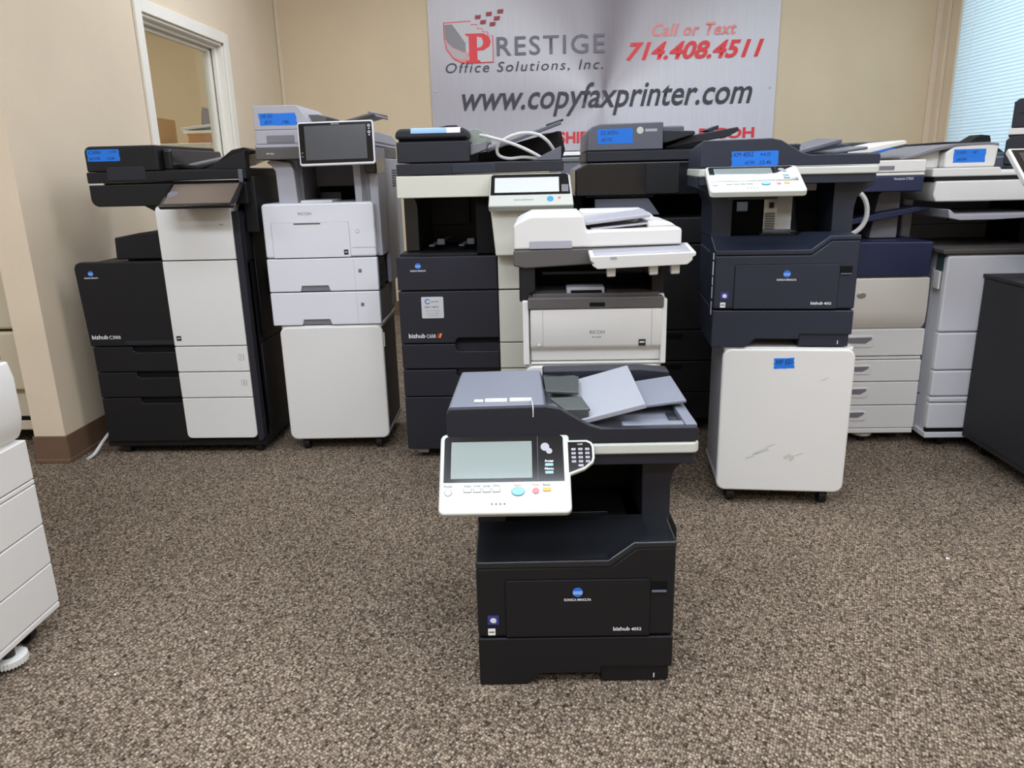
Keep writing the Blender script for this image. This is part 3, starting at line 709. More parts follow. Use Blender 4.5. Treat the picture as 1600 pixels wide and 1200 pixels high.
# ------------------------------------------------------------------ grey/white copier on its white cabinet
def copier_mp():
    base = (-.99, 2.769, 0)
    c = cabinet('printer_cabinet', base, 1.7, 'clean white cabinet under the grey copier with the upright dark screen', h=.451, width=.388, depth=.36, side=mat('dark_cabinet_side', '3a393c', .5, bump=.1), group='white printer cabinets')
    G().rr(.386, .392, .01, .024, .415, .468, .002).part('hinge_cover', PANELW, c, .001)
    t = thing('copier', (base[0], base[1], .5035), 1.7, 'grey and white copier with a large dark upright touchscreen, on a clean white cabinet', 'copier')
    def tray(z0, z1, nx0, nx1):
        pts = [(-.02, z0), (nx0, z0), (nx0+.006, z0+.020), (nx1-.006, z0+.020), (nx1, z0), (.386, z0), (.386, z1), (-.02, z1)]
        o = G().xz(pts, 0, .025).part('paper_tray', COOLW, t, .004, 3)
        G().box(-.008, .380, .02, .36, z0+.004, z1-.004).part('tray_side', GREYM, t, .003)
        G().box(nx0, nx1, .006, .012, z0+.001, z0+.022).part('tray_pull', GREYM, o, .001)
        G().rr(.315, .327, -.0006, 0, z1-.055, z1-.042, .001).part('tray_mark', LETG, o, 0)
        G().box(.300, .3007, -.0005, .001, z0+.004, z1-.003).part('tray_seam', GREYL, o, 0)
        return o
    tray(.002, .125, .09, .20); tray(.1285, .250, .095, .205)
    b = G().rr(-.02, .386, 0, .34, .2535, .448, .014, (0, 0, 1, 1)).part('body', COOLW, t, .008, 3)
    G().box(-.016, .384, .30, .40, .02, .44).part('rear_body', GREYL, t, .004)
    G().box(.010, .293, -.0004, .001, .2537, .3795).part('door_seam', LETG, b, 0)
    d = G().box(.0108, .2922, -.0014, .001, .2537, .3788).part('front_door', COOLW, b, .0008)
    G().box(.093, .190, -.004, .0, .374, .378).part('door_lip', TAUPE, d, .001)
    text('maker_lettering', 'RICOH', .113, .406, .047, .010, -.0006, LETG, b)
    G().cyl((.322, 0, .345), 'y', .007, -.0006, 20).part('power_ring', LETG, b, 0); G().cyl((.322, 0, .345), 'y', .006, -.001, 20).part('power_button', COOLW, b, 0)
    s = G().box(.268, .284, -.0022, -.0014, .262, .280).part('sticker', LETK, d, 0); G().box(.271, .281, -.0026, -.0022, .27, .2725).part('sticker_print', LETW, s, 0)
    G().box(.300, .386, -.0008, 0, .254, .2548).box(.300, .386, -.0008, 0, .2865, .2873).part('panel_seams', LETG, b, 0)
    vents(.06, .13, .12, .35, 22, 0, t, m=LETK, side=.386)
    G().rr(.115, .23, .04, .20, .446, .456, .003).part('top_bump', COOLW, t, .003)
    # scanner frame
    G().xz([(.035, .446), (.105, .446), (.100, .56), (.088, .590), (.02, .600), (.004, .592), (.022, .578), (.033, .56)], .045, .10).part('left_column', GREYL, t, .003)
    G().box(.100, .115, .10, .34, .446, .60).part('left_inner_wall', GREYM, t, 0)
    G().box(.028, .105, .10, .36, .446, .60).part('left_column_side', GREYL, t, .003)
    G().xz([(.315, .446), (.375, .446), (.375, .60), (.290, .60), (.305, .585), (.313, .57)], .045, .10).part('right_column', GREYL, t, .003)
    G().box(.315, .335, .10, .36, .446, .60).part('right_inner_wall', GREYM, t, 0)
    G().box(.10, .32, .30, .34, .50, .60).part('bay_back', GREYM, t, .002)
    G().box(.11, .32, .35, .37, .446, .52).part('bay_rear', JET, t, 0)
    G().box(.14, .22, .24, .26, .445, .48).part('paper_stop', BLACKG, t, .002)
    G().box(.335, .402, .045, .54, .250, .60).part('side_tower', GREYL, t, .005)
    G().box(.386, .404, .20, .57, .13, .60).part('side_tower_panel', GREYL, t, .004)
    vents(.36, .47, .49, .56, 7, 0, t, m=LETK, side=.404)
    G().xz([(-.018, .600), (.402, .600), (.402, .640), (-.018, .640)], .0, .52).part('scanner_base', TAUPE, t, .004)
    text('model_lettering', 'MP 501', .022, .617, .026, .006, -.0006, LETW, t)
    G().rp(-.018, .402, .0, .53, .640, .652, .01).part('scanner_rim', GREYL, t, .003)
    G().box(.360, .404, .02, .22, .545, .640).part('card_reader', BLACKG, t, .006)
    sp = G().yz([(.0, .652), (.0, .690), (.40, .690), (.52, .672), (.52, .652)], .19, .405).part('scanner_lid', GREYL, t, .004)
    G().box(.376, .384, .20, .23, .673, .682).part('lid_catch', JET, sp, 0)
    G().xz([(-.012, .652), (.180, .652), (.180, .700), (-.010, .700)], .0, .33).part('feeder_lower', GREYL, t, .004)
    G().box(.028, .126, -.002, .004, .656, .682).part('feeder_grip', GREYM, t, .002)
    G().xz([(-.012, .700), (.184, .700), (.176, .735), (.150, .775), (.140, .781), (-.010, .781)], .0, .32).part('document_feeder', GREYL, t, .003)
    G().xz([(.17, .718), (.225, .722), (.235, .744), (.20, .752), (.165, .752)], .06, .26).part('feeder_throat', TAUPE, t, .004)
    G().slab((.235, .06, .715), (.395, .06, .755), (.41, .30, .760), (.235, .30, .72), .010).part('input_tray', TAUPE, t, .003)
    G().slab((.375, .09, .762), (.415, .09, .742), (.418, .27, .745), (.385, .27, .766), .006).part('tray_extension', GREYM, t, .002)
    tape(.012, .142, .715, .755, -.0002, [('MP 501', .04, .6, .3, .28), ('#2151', .12, .12, .2, .28), ('178k', .58, .12, .2, .26)], t, skew=-.006)
    # upright touchscreen
    PM = Matrix.Translation((.157, -.075, .574)) @ Matrix.Rotation(math.radians(-6), 4, 'X') @ Matrix.Rotation(math.radians(-.8), 4, 'Y')
    sc = G().xz(rrect(0, .262, 0, .146, .009), 0, .016).part('touchscreen_panel', COOLW, t, .004, 3, M=PM)
    G().rr(.005, .257, -.0008, .001, .008, .141, .005).part('panel_bezel', BEZEL, sc, .0005, M=PM)
    G().box(.024, .236, -.0014, 0, .019, .132).part('screen', SCREEND, sc, .0004, M=PM)
    text('maker_lettering', 'RICOH', .131, .1345, .026, .004, -.0014, LETW, sc, M=PM, align='center')
    for z in (.127, .106):
        g = []
        for i in range(20): g.append((.2465+.0045*math.cos(2*PI*i/20), z+.0045*math.sin(2*PI*i/20)))
        o = G().xz(g, -.0016, 0).part('key_ring', LETW, sc, 0, M=PM)
        G().cyl((.2465, -.0016, z), 'y', .0025, -.0004, 14).part('key_centre', BEZEL, o, 0, M=PM)
        G().box(.244, .249, -.0012, 0, z-.011, z-.008).part('key_print', LETW, sc, 0, M=PM)
    for z in (.030, .042): G().box(.010, .015, -.0012, 0, z, z+.004).part('status_light', LETG, sc, 0, M=PM)
    G().box(.10, .20, .014, .09, .04, .10).part('panel_arm', GREYM, sc, .004, M=PM)
    return t
copier_mp()

# ------------------------------------------------------------------ big charcoal copier with ivory column
def copier_c658():
    t = thing('copier', (-.53, 2.672, 0), 0, 'large charcoal copier with an ivory right column and looped cables on its lid', 'copier')
    B_ = CHAR
    G().box(.024, .612, .02, .66, .055, .75).part('body', B_, t, .004)
    def black(name, z0, z1, notch):
        x1 = .372; pts = [(.017, z0), (x1, z0)]
        if notch: pts += [(x1, z1-.028), (.225, z1-.028), (.215, z1-.020), (.214, z1)]
        else: pts += [(x1, z1)]
        pts += [(.017, z1)]
        return G().xz(pts, 0, .03).part(name, B_, t, .003)
    top = black('toner_cover', .645, .762, False)
    fd = G().xz([(.017, .452), (.214, .452), (.216, .462), (.225, .470), (.372, .470), (.372, .640), (.017, .640)], 0, .03).part('front_door', B_, t, .003)
    black('drawer', .357, .448, True); black('drawer', .252, .352, True); black('bottom_drawer', .045, .248, False)
    g = G().box(.216, .372, .018, .03, .448, .470).part('door_grip', JET, t, 0)
    G().box(.224, .372, .002, .02, .405, .4185).part('drawer_lip', CHARL, t, .002)
    for nm, z0, z1 in (('ivory_cover', .645, .762), ('ivory_door', .453, .640), ('ivory_drawer', .357, .449), ('ivory_drawer', .252, .353), ('ivory_drawer', .06, .248)):
        G().box(.3755, .595, -.002, .03, z0, z1).part(nm, CREAM, t, .003)
    konica(.093, .711, .055, -.0003, top)
    text('model_lettering', 'bizhub', .046, .472, .060, .016, -.0008, LETW, fd, bold=.02)
    text('model_lettering', 'C658', .111, .472, .032, .013, -.0008, LETW, fd, bold=.01)
    for k, m_ in enumerate((REDD, RED, BTNY)):
        G().xz([(.146+.005*k, .472), (.151+.005*k, .472), (.157+.005*k, .488), (.152+.005*k, .488)], -.001, 0).part('colour_mark', m_, fd, 0)
    st = G().rr(.098, .177, -.001, 0, .544, .621, .004).part('service_sticker', STICK, fd, 0)
    text('sticker_print', 'C', .110, .595, .018, .019, -.0014, LOGOB, st, bold=.02)
    text('sticker_print', 'copytek', .128, .600, .032, .008, -.0014, LETG, st)
    text('sticker_print', 'ID# 118675', .110, .581, .048, .007, -.0014, LETK, st)
    for z, a in ((.570, .052), (.560, .045), (.552, .036)): text('sticker_print', 'service and supplies', .1375, z, a, .0035, -.0014, LETG, st, align='center')
    # output bay
    G().box(.30, .36, .05, .62, .76, .965).part('bay_right_wall', JET, t, 0)
    G().box(.06, .62, .50, .62, .76, .965).part('bay_back', BLACK, t, 0)
    G().box(.08, .24, .47, .50, .84, .965).part('bay_panel', BLACK, t, .003)
    G().box(.022, .36, .05, .60, .758, .768).part('bay_floor', BLACK, t, .002)
    G().xz([(.035, .77), (.085, .77), (.085, .93), (.075, .966), (.035, .966)], .12, .60).part('left_column', BLACKG, t, .004)
    for x in (.165, .275):
        G().slab((x-.05, .14, .790), (x-.03, .14, .790), (x+.01, .42, .80), (x-.01, .42, .80), .006).part('output_rail', CHARL, t, .002)
        G().box(x-.018, x+.010, .135, .150, .79, .812).part('paper_stop', mat('dim_grey_plastic', '54555a', .5), t, .003)
    # scanner, lid, feeder
    G().rr(.034, .60, .0, .60, .963, 1.0365, .006, (1, 1, 0, 0)).part('scanner', CREAM, t, .004)
    G().xz([(.038, 1.0375), (.607, 1.0425), (.607, 1.077), (.038, 1.077)], .0, .60).part('lid', B_, t, .004)
    G().rr(.228, .378, -.0035, .004, 1.042, 1.072, .008, (0, 0, 1, 1)).part('lid_grip', NAVYB, t, .002)
    G().xz([(.042, 1.0795), (.290, 1.0795), (.290, 1.148), (.042, 1.148)], .002, .45).part('feeder_lower', B_, t, .004)
    G().box(.05, .28, .012, .44, 1.146, 1.156).part('cover_groove', JET, t, 0)
    fe = G().rr(.040, .288, -.004, .45, 1.156, 1.1905, .024, (0, 0, 1, 1)).part('feeder_cover', B_, t, .010, 3)
    G().xz([(.12, 1.200), (.19, 1.212), (.225, 1.212), (.235, 1.200)], .25, .40).part('cover_handle', BLACK, t, .004)
    wrap = [(-.0048, 1.174), (-.0048, 1.182), (-.001, 1.188), (.006, 1.1912), (.07, 1.1912), (.07, 1.1918), (.006, 1.1918), (-.0017, 1.1887), (-.0056, 1.182), (-.0056, 1.174)]
    G().yz(wrap, .095, .215).part('tape_strip', TAPEL, fe, 0)
    G().yz(wrap, .2155, .262).part('paper_note', PAPER, fe, 0)
    G().xz([(.290, 1.10), (.345, 1.118), (.352, 1.140), (.345, 1.145), (.290, 1.135)], .03, .10).part('tray_cheek', GREYM, t, .003)
    arc = [(.29, 1.135)]+[(.30+.045*math.cos(a), 1.155+.035*math.sin(a)) for a in [PI*.85-k*PI*.9/8 for k in range(9)]]+[(.345, 1.145)]
    G().xz(arc, .10, .36).part('green_guide', mat('sage_plastic', '8b9488', .45), t, .003)
    G().slab((.34, .10, 1.12), (.60, .10, 1.208), (.605, .40, 1.225), (.34, .40, 1.14), .012).part('input_tray', CHARL, t, .003)
    G().slab((.55, .14, 1.20), (.61, .14, 1.218), (.612, .30, 1.226), (.55, .30, 1.208), .008).part('tray_extension', CHAR, t, .003)
    G().xz([(.29, 1.079), (.29, 1.115), (.60, 1.19), (.612, 1.079)], .40, .45).part('exit_back', BLACK, t, .004)
    G().xz([(.60, 1.078), (.60, 1.124), (.50, 1.078)], .01, .04).part('lid_cheek', CHARL, t, .002)
    G().xz([(.53, 1.18), (.61, 1.19), (.625, 1.12), (.61, 1.078), (.53, 1.078)], .42, .50).part('rear_hinge_cover', BLACK, t, .004)
    # control panel + column
    G().xz([(.358, .928), (.637, .925), (.600, .766), (.372, .766)], -.055, .0).part('panel_column', CREAM, t, .006, 3)
    G().box(.385, .62, -.0558, -.05, .915, .919).part('column_slot', LETG, t, .001)
    g = G()
    for k in range(4): g.box(.452+.012*k, .458+.012*k, -.0562, -.054, .900, .903)
    g.part('column_dots', LETG, t, 0)
    PM = Matrix.Translation((.355, -.105, .935)) @ Matrix.Rotation(math.radians(48)-PI/2, 4, 'X')
    cp = G().xz([(0, 0), (.282, 0), (.273, .128), (.262, .136), (.012, .136), (.004, .130)], 0, .03).part('control_panel', PANELW, t, .005, 3, M=PM)
    G().xz([(.006, .045), (.272, .045), (.266, .128), (.258, .133), (.014, .133), (.008, .126)], -.001, .002).part('panel_bezel', BEZEL, cp, .0008, M=PM)
    G().box(.020, .235, -.002, 0, .055, .118).part('touchscreen', mat('white_screen', 'd8dcdc', .1, coat=.6), cp, .0005, M=PM)
    G().box(.243, .266, -.002, 0, .055, .085).part('side_keys', GREYM, cp, .0005, M=PM)
    text('key_lettering', 'bizhub C658 series', .085, .022, .065, .006, -.0006, LETG, cp, M=PM)
    G().cyl((.205, 0, .026), 'y', .011, -.002, 24).part('start_button', BTNB, cp, .001, M=PM)
    G().cyl((.235, 0, .030), 'y', .005, -.0015, 18).part('stop_button', BTNR, cp, .0006, M=PM)
    # base
    for x in (.075, .555):
        for y in (.06, .58): caster(x, y, t, .056)
    G().box(.05, .09, .03, .06, .02, .034).part('caster_label', GREYL, t, .001)
    return t
copier_c658()
cz = 1.085
tag(G().tube([(-.205, 2.72, 1.165), (-.17, 2.69, 1.157), (-.12, 2.69, 1.143), (-.06, 2.70, 1.12), (.0, 2.71, 1.088), (-.02, 2.72, 1.086), (-.06, 2.72, 1.09), (-.11, 2.72, 1.087), (-.145, 2.72, 1.10), (-.145, 2.71, 1.13), (-.11, 2.70, 1.155), (-.06, 2.70, 1.168), (-.01, 2.71, 1.163), (.025, 2.72, 1.14), (.05, 2.74, 1.105)], .0055).part('power_cable', CABLE, None, 0),
    'grey cable looped over the lid of the charcoal copier', 'cable')

# ------------------------------------------------------------------ small white copier in front of it
def copier_im():
    t = thing('copier', (0, 2.16, .4965), 0, 'small white copier with a black output bay and flat swing-out panel, behind the foreground copier', 'copier')
    b = G().box(-.055, .352, .03, .38, 0, .200).part('body', COOLW, t, .004)
    G().box(-.058, -.04, .0, .04, 0, .19).part('left_front_edge', WHITE, t, .003)
    G().box(.340, .356, .0, .04, 0, .19).part('right_front_edge', WHITE, t, .003)
    fr = G().yz([(.0, .052), (-.004, .060), (-.004, .166), (.03, .166), (.03, .008), (.014, .008), (.012, .04)], -.036, .342).part('front_door', WHITE, t, .006, 3)
    G().box(-.036, .342, .006, .03, -.0, .006).part('bottom_strip', WHITE, t, .002)
    text('maker_lettering', 'RICOH', .135, .092, .043, .010, -.0046, LETG, fr)
    text('model_lettering', 'IM 430F', .142, .080, .027, .005, -.0046, LETG, fr)
    s = G().box(.276, .296, -.005, -.004, .055, .074).part('sticker', LETK, fr, 0); G().box(.279, .293, -.0054, -.005, .064, .068).part('sticker_print', LETW, s, 0)
    for x in (.0, .312): G().box(x, x+.0006, -.0045, -.003, .055, .165).part('door_seam', GREYM, fr, 0)
    G().cyl((-.012, -.004, .062), 'y', .006, -.0006, 18).part('power_ring', LETG, fr, 0); G().cyl((-.012, -.004, .062), 'y', .0052, -.001, 18).part('power_button', WHITE, fr, 0)
    G().rr(-.042, .345, -.008, .05, .166, .198, .004).part('black_band', TAUPE, t, .003)
    G().box(.134, .178, -.0088, -.006, .172, .184).part('band_catch', JET, t, .001)
    G().box(-.03, .335, .02, .36, .197, .206).part('output_shelf', TAUPE, t, .002)
    G().rr(.07, .18, .03, .10, .204, .222, .004).part('shelf_flap', GREYL, t, .003)
    G().rr(.082, .172, .028, .034, .206, .214, .003).part('flap_slot', JET, t, .001)
    # uprights and bay
    G().xz([(-.066, .186), (-.042, .186), (-.04, .205), (-.02, .215), (-.02, .29), (-.066, .29)], .01, .36).part('left_column', BLACK, t, .004)
    G().box(-.02, .33, .22, .36, .20, .30).part('bay_back', JET, t, 0)
    G().cyl((.0, .18, .245), 'x', .006, .21, 12).part('exit_roller', CHARL, t, 0)
    G().box(.315, .35, .04, .36, .20, .30).part('right_column', BLACK, t, .004)
    # scanner
    G().xz([(-.082, .290), (-.08, .334), (.392, .340), (.392, .300), (.12, .290), (-.05, .282)], .0, .36).part('scanner', TAUPE, t, .005, 3)
    l = G().xz([(-.079, .335), (.390, .342), (.390, .385), (.384, .388), (.16, .385), (.128, .383), (.122, .40), (.118, .425), (.112, .428), (-.030, .428), (-.070, .410), (-.079, .402)], .0, .36).part('scanner_lid', WHITE, t, .007, 3)
    G().xz(rrect(-.035, .085, .3365, .360, .005, (0, 0, 1, 1)), -.002, .006).part('lid_grip', GREYL, t, .002)
    G().xz([(.12, .38), (.352, .38), (.352, .398), (.335, .415), (.31, .428), (.12, .428)], .24, .36).part('lid_back_ridge', WHITE, t, .008, 3)
    G().slab((.12, .05, .405), (.308, .05, .425), (.312, .24, .430), (.12, .24, .41), .010).part('input_tray', GREYL, t, .003)
    G().slab((.14, .04, .386), (.30, .04, .400), (.30, .10, .402), (.14, .10, .39), .004).part('exit_slope', GREYL, t, .002)
    G().xz([(.30, .385), (.385, .388), (.37, .398), (.345, .403), (.30, .403)], .06, .30).part('lid_step', WHITE, t, .006, 3)
    # swing panel
    PM = Matrix.Translation((.130, -.085, .322)) @ Matrix.Rotation(math.radians(-1.5), 4, 'Y') @ Matrix.Rotation(math.radians(6), 4, 'X')
    cp = G().xz([(0, .0), (.285, .0), (.285, -.010), (.276, -.014), (.276, -.022), (.262, -.034), (.02, -.036), (.006, -.026), (.006, -.016), (0, -.012)], 0, .13).part('control_panel', WHITE, t, .003, M=PM)
    G().box(.012, .272, .008, .122, 0, .0012).part('panel_face', GREYL, cp, .0005, M=PM)
    G().box(.055, .072, -.0008, .001, -.010, -.003).part('status_window', GREYL, cp, 0, M=PM)
    G().cyl((.008, -.0006, -.018), 'y', .002, .001, 10).part('panel_screw', LETK, cp, 0, M=PM)
    for x in (.047, .163, .222):
        G().yz([(.02, -.036), (.02, -.062), (.03, -.066), (.045, -.062), (.045, -.036)], x, x+.024).part('panel_hook', WHITE, cp, .003, M=PM)
    G().cyl((.19, .03, .275), 'x', .014, .09, 16).cyl((.29, .03, .275), 'x', .014, .05, 16).box(.20, .32, .03, .10, .262, .300).part('panel_hinge', BLACK, t, .002)
    return t
copier_im()
cabinet('printer_cabinet', (-.055, 2.165, 0), 0, 'white cabinet mostly hidden, holding up the small white copier', h=.4445, width=.405, depth=.36, side=WHITE, group='white printer cabinets')

# ------------------------------------------------------------------ black copier behind, round white badge
def copier_cs():
    t = thing('copier', (.17, 2.95, 0), 0, 'large black copier with a round white badge and blue tape, in front of the banner', 'copier')
    G().box(-.035, .60, .03, .62, .05, .86).part('body', BLACK, t, .006)
    for z0, z1 in ((.06, .17), (.173, .30), (.303, .425)):
        d = G().box(-.035, .60, .004, .03, z0, z1).part('drawer', BLACK, t, .004)
        G().box(.2, .38, .0, .005, z1-.03, z1-.012).part('drawer_grip', JET, d, .001)
    G().box(-.035, .60, .004, .03, .428, .76).part('front_door', BLACK, t, .005)
    G().box(-.035, .60, .01, .03, .763, .86).part('upper_front', BLACK, t, .005)
    G().xz([(.033, .872), (.28, .872), (.235, .935), (.033, .935)], .02, .4).part('output_tray', CHARL, t, .003)
    G().box(.031, .0335, .018, .4, .872, .936).part('tray_seam', JET, t, 0)
    G().box(-.02, .6, .45, .6, .86, .96).part('bay_back', JET, t, 0)
    G().box(-.04, .0, .2, .6, .86, .95).part('left_column', BLACK, t, .004)
    G().slab((.0, .06, .945), (.26, .06, .942), (.26, .2, .955), (.0, .2, .955), .006).part('exit_guide', GREYM, t, .002)
    G().xz([(-.042, .945), (.60, .945), (.60, 1.067), (.002, 1.067), (-.042, 1.042)], .0, .58).part('scanner', BLACKG, t, .006)
    G().rr(.22, .345, -.003, .004, .95, 1.062, .008).part('operation_panel', BLACK, t, .003)
    G().xz([(.0, 1.070), (.60, 1.070), (.60, 1.108), (0.0, 1.108)], .002, .56).part('lid', CHAR, t, .004)
    fe = G().xz([(.0, 1.1095), (.281, 1.1095), (.281, 1.206), (.05, 1.203), (.020, 1.195), (.004, 1.176)], .0, .50).part('document_feeder', CHARL, t, .005, 3)
    G().cyl((.196, 0, 1.178), 'y', .0125, -.0012, 28).part('round_badge', PANELW, fe, .0004)
    G().rr(.215, .258, -.001, 0, 1.173, 1.183, .001).part('badge_bar', GREYL, fe, 0)
    tape(.042, .170, 1.133, 1.186, -.0002, [('CS 3055ci', .08, .6, .5, .25), ('#2132', .1, .15, .3, .25)], fe, skew=-.002)
    G().box(.285, .375, .10, .40, 1.165, 1.196).part('feeder_back_cover', CHARL, t, .008, 3)
    G().xz([(.281, 1.178), (.398, 1.172), (.400, 1.160), (.30, 1.133), (.281, 1.132)], .01, .40).part('input_tray', CHAR, t, .004)
    G().xz([(.39, 1.158), (.565, 1.184), (.568, 1.170), (.53, 1.150), (.30, 1.112), (.30, 1.120)], .05, .38).part('exit_tray', CHAR, t, .004)
    G().xz([(.47, 1.180), (.525, 1.199), (.527, 1.186), (.50, 1.174)], .2, .3).part('tray_flap', NAVYB, t, .002)
    G().rr(.33, .52, .42, .55, 1.108, 1.160, .02, (0, 0, 1, 1)).part('hinge_cover', NAVYB, t, .004)
    for x in (.03, .53):
        for y in (.08, .55): caster(x, y, t, .052)
    return t
copier_cs()

# ------------------------------------------------------------------ navy and white copier
def copier_vl():
    t = thing('copier', (.80, 2.80, 0), 0, 'white copier with navy blue panels and four drawers, right of the navy-black printer', 'copier')
    G().box(.0, .602, .02, .60, .05, .65).part('body', DRAW, t, .004)
    G().box(.0, .606, .0, .60, .045, .064).part('base_rail', DRAW, t, .003)
    def dr(z0, z1, x1):
        # pull recess: open D-shaped notch in the drawer's upper left of the visible half
        o = G().box(.0, .609, .0, .03, z0, z1).part('drawer', DRAW, t, .003)
        a = rrect(.300, .428, z0+(z1-z0)*.32, z0+(z1-z0)*.78, .012, (0, 1, 1, 0))
        p = G().xz(a, -.0025, .004).part('drawer_pull', WHITE, o, .003)
        G().xz([(.302, z0+(z1-z0)*.70), (.302, z0+(z1-z0)*.60), (.34, z0+(z1-z0)*.50), (.395, z0+(z1-z0)*.48), (.416, z0+(z1-z0)*.62), (.418, z0+(z1-z0)*.72)], -.004, .004).part('pull_recess', GREYM, p, .001)
        return o
    dr(.066, .155, 0); dr(.158, .248, 0); dr(.251, .333, 0)
    G().box(.0, .606, .004, .03, .336, .347).part('drawer_gap_strip', DRAW, t, .002)
    dr(.350, .450, 0)
    fd = G().yz([(.012, .454), (-.002, .475), (-.006, .52), (-.004, .60), (.0, .640), (.03, .640), (.03, .454)], .0, .604).part('front_door', mat('door_ivory', 'd6d0c4', .5, bump=.1), t, .006, 3)
    e = G().xz([(.362+.016*math.cos(2*PI*i/24), .580+.010*math.sin(2*PI*i/24)) for i in range(24)], -.009, -.003).part('key_lock', METAL, fd, .002)
    G().xz([(-.0, .644), (.597, .644), (.602, .768), (-.0, .775)], .0, .40).part('upper_body', NAVY, t, .006, 3)
    # output bay: left tower, back, wing
    G().box(.002, .054, .05, .50, .772, .95).part('left_tower', BEIGE, t, .004)
    vents(.010, .046, .80, .88, 9, .049, t, m=LETG)
    G().box(.024, .040, .047, .052, .895, .915).part('tower_catch', LETK, t, .001)
    G().box(.054, .118, .08, .50, .772, .95).part('white_inner_panel', WHITE, t, .008)
    G().box(.12, .50, .40, .52, .772, .95).part('bay_back', JET, t, 0)
    G().xz([(.30, .842), (.44, .870), (.55, .886), (.602, .885), (.60, .878), (.45, .848), (.32, .826)], .06, .38).part('side_tray', NAVY, t, .003)
    G().xz([(.42, .772), (.52, .772), (.52, .95), (.46, .95), (.44, .93)], .12, .46).part('right_tower', GREYM, t, .004)
    G().xz([(.0, .944), (.536, .944), (.538, .998), (.0, .998)], -.004, .46).part('scanner_front', NAVY, t, .004)
    text('model_lettering', 'VersaLink C7025', .432, .984, .068, .008, -.0048, LETW, t)
    G().box(.0, .538, -.004, .46, .9985, 1.008).part('scanner_rim', DRAW, t, .003)
    l = G().box(.0, .541, -.002, .46, 1.010, 1.051).part('scanner_lid', DRAW, t, .005, 3)
    G().rr(.36, .432, -.0035, .004, 1.018, 1.032, .003, (0, 1, 1, 0)).part('lid_grip', GREYM, l, .001)
    G().box(.0, .22, .0, .40, 1.051, 1.10).part('document_feeder', DRAW, t, .01, 3)
    G().xz([(.215, 1.070), (.472, 1.118), (.480, 1.112), (.480, 1.104), (.32, 1.070), (.24, 1.055), (.215, 1.055)], .03, .33).part('input_tray', WHITE, t, .004, 3)
    G().xz([(.25, 1.052), (.38, 1.052), (.37, 1.075), (.33, 1.08), (.25, 1.068)], .06, .30).part('tray_support', BEIGE, t, .01, 3)
    G().cyl((.437, .05, .026), 'z', .033, .014, 30).part('levelling_foot', WHITE, t, .002)
    g = G()
    for k in range(30):
        a = 2*PI*k/30; g.cyl((.437+.033*math.cos(a), .05+.033*math.sin(a), .026), 'z', .0018, .014, 6)
    g.part('foot_ridges', WHITE, t, 0)
    G().cyl((.437, .05, .0), 'z', .012, .05, 16).part('foot_stem', RUBBER, t, .001)
    for x in (.08, .54):
        for y in (.10, .53): caster(x, y, t, .052)
    return t
copier_vl()
tag(G().tube([(1.06, 2.78, 1.0), (1.065, 2.76, .975), (1.118, 2.755, .93), (1.135, 2.755, .88), (1.125, 2.755, .835), (1.09, 2.755, .805), (1.04, 2.76, .805), (.98, 2.77, .815), (.94, 2.79, .80)], .0085).part('power_cable', CABLE, None, 0), 'thick pale cable curving down between the navy-black printer and the navy copier', 'cable')

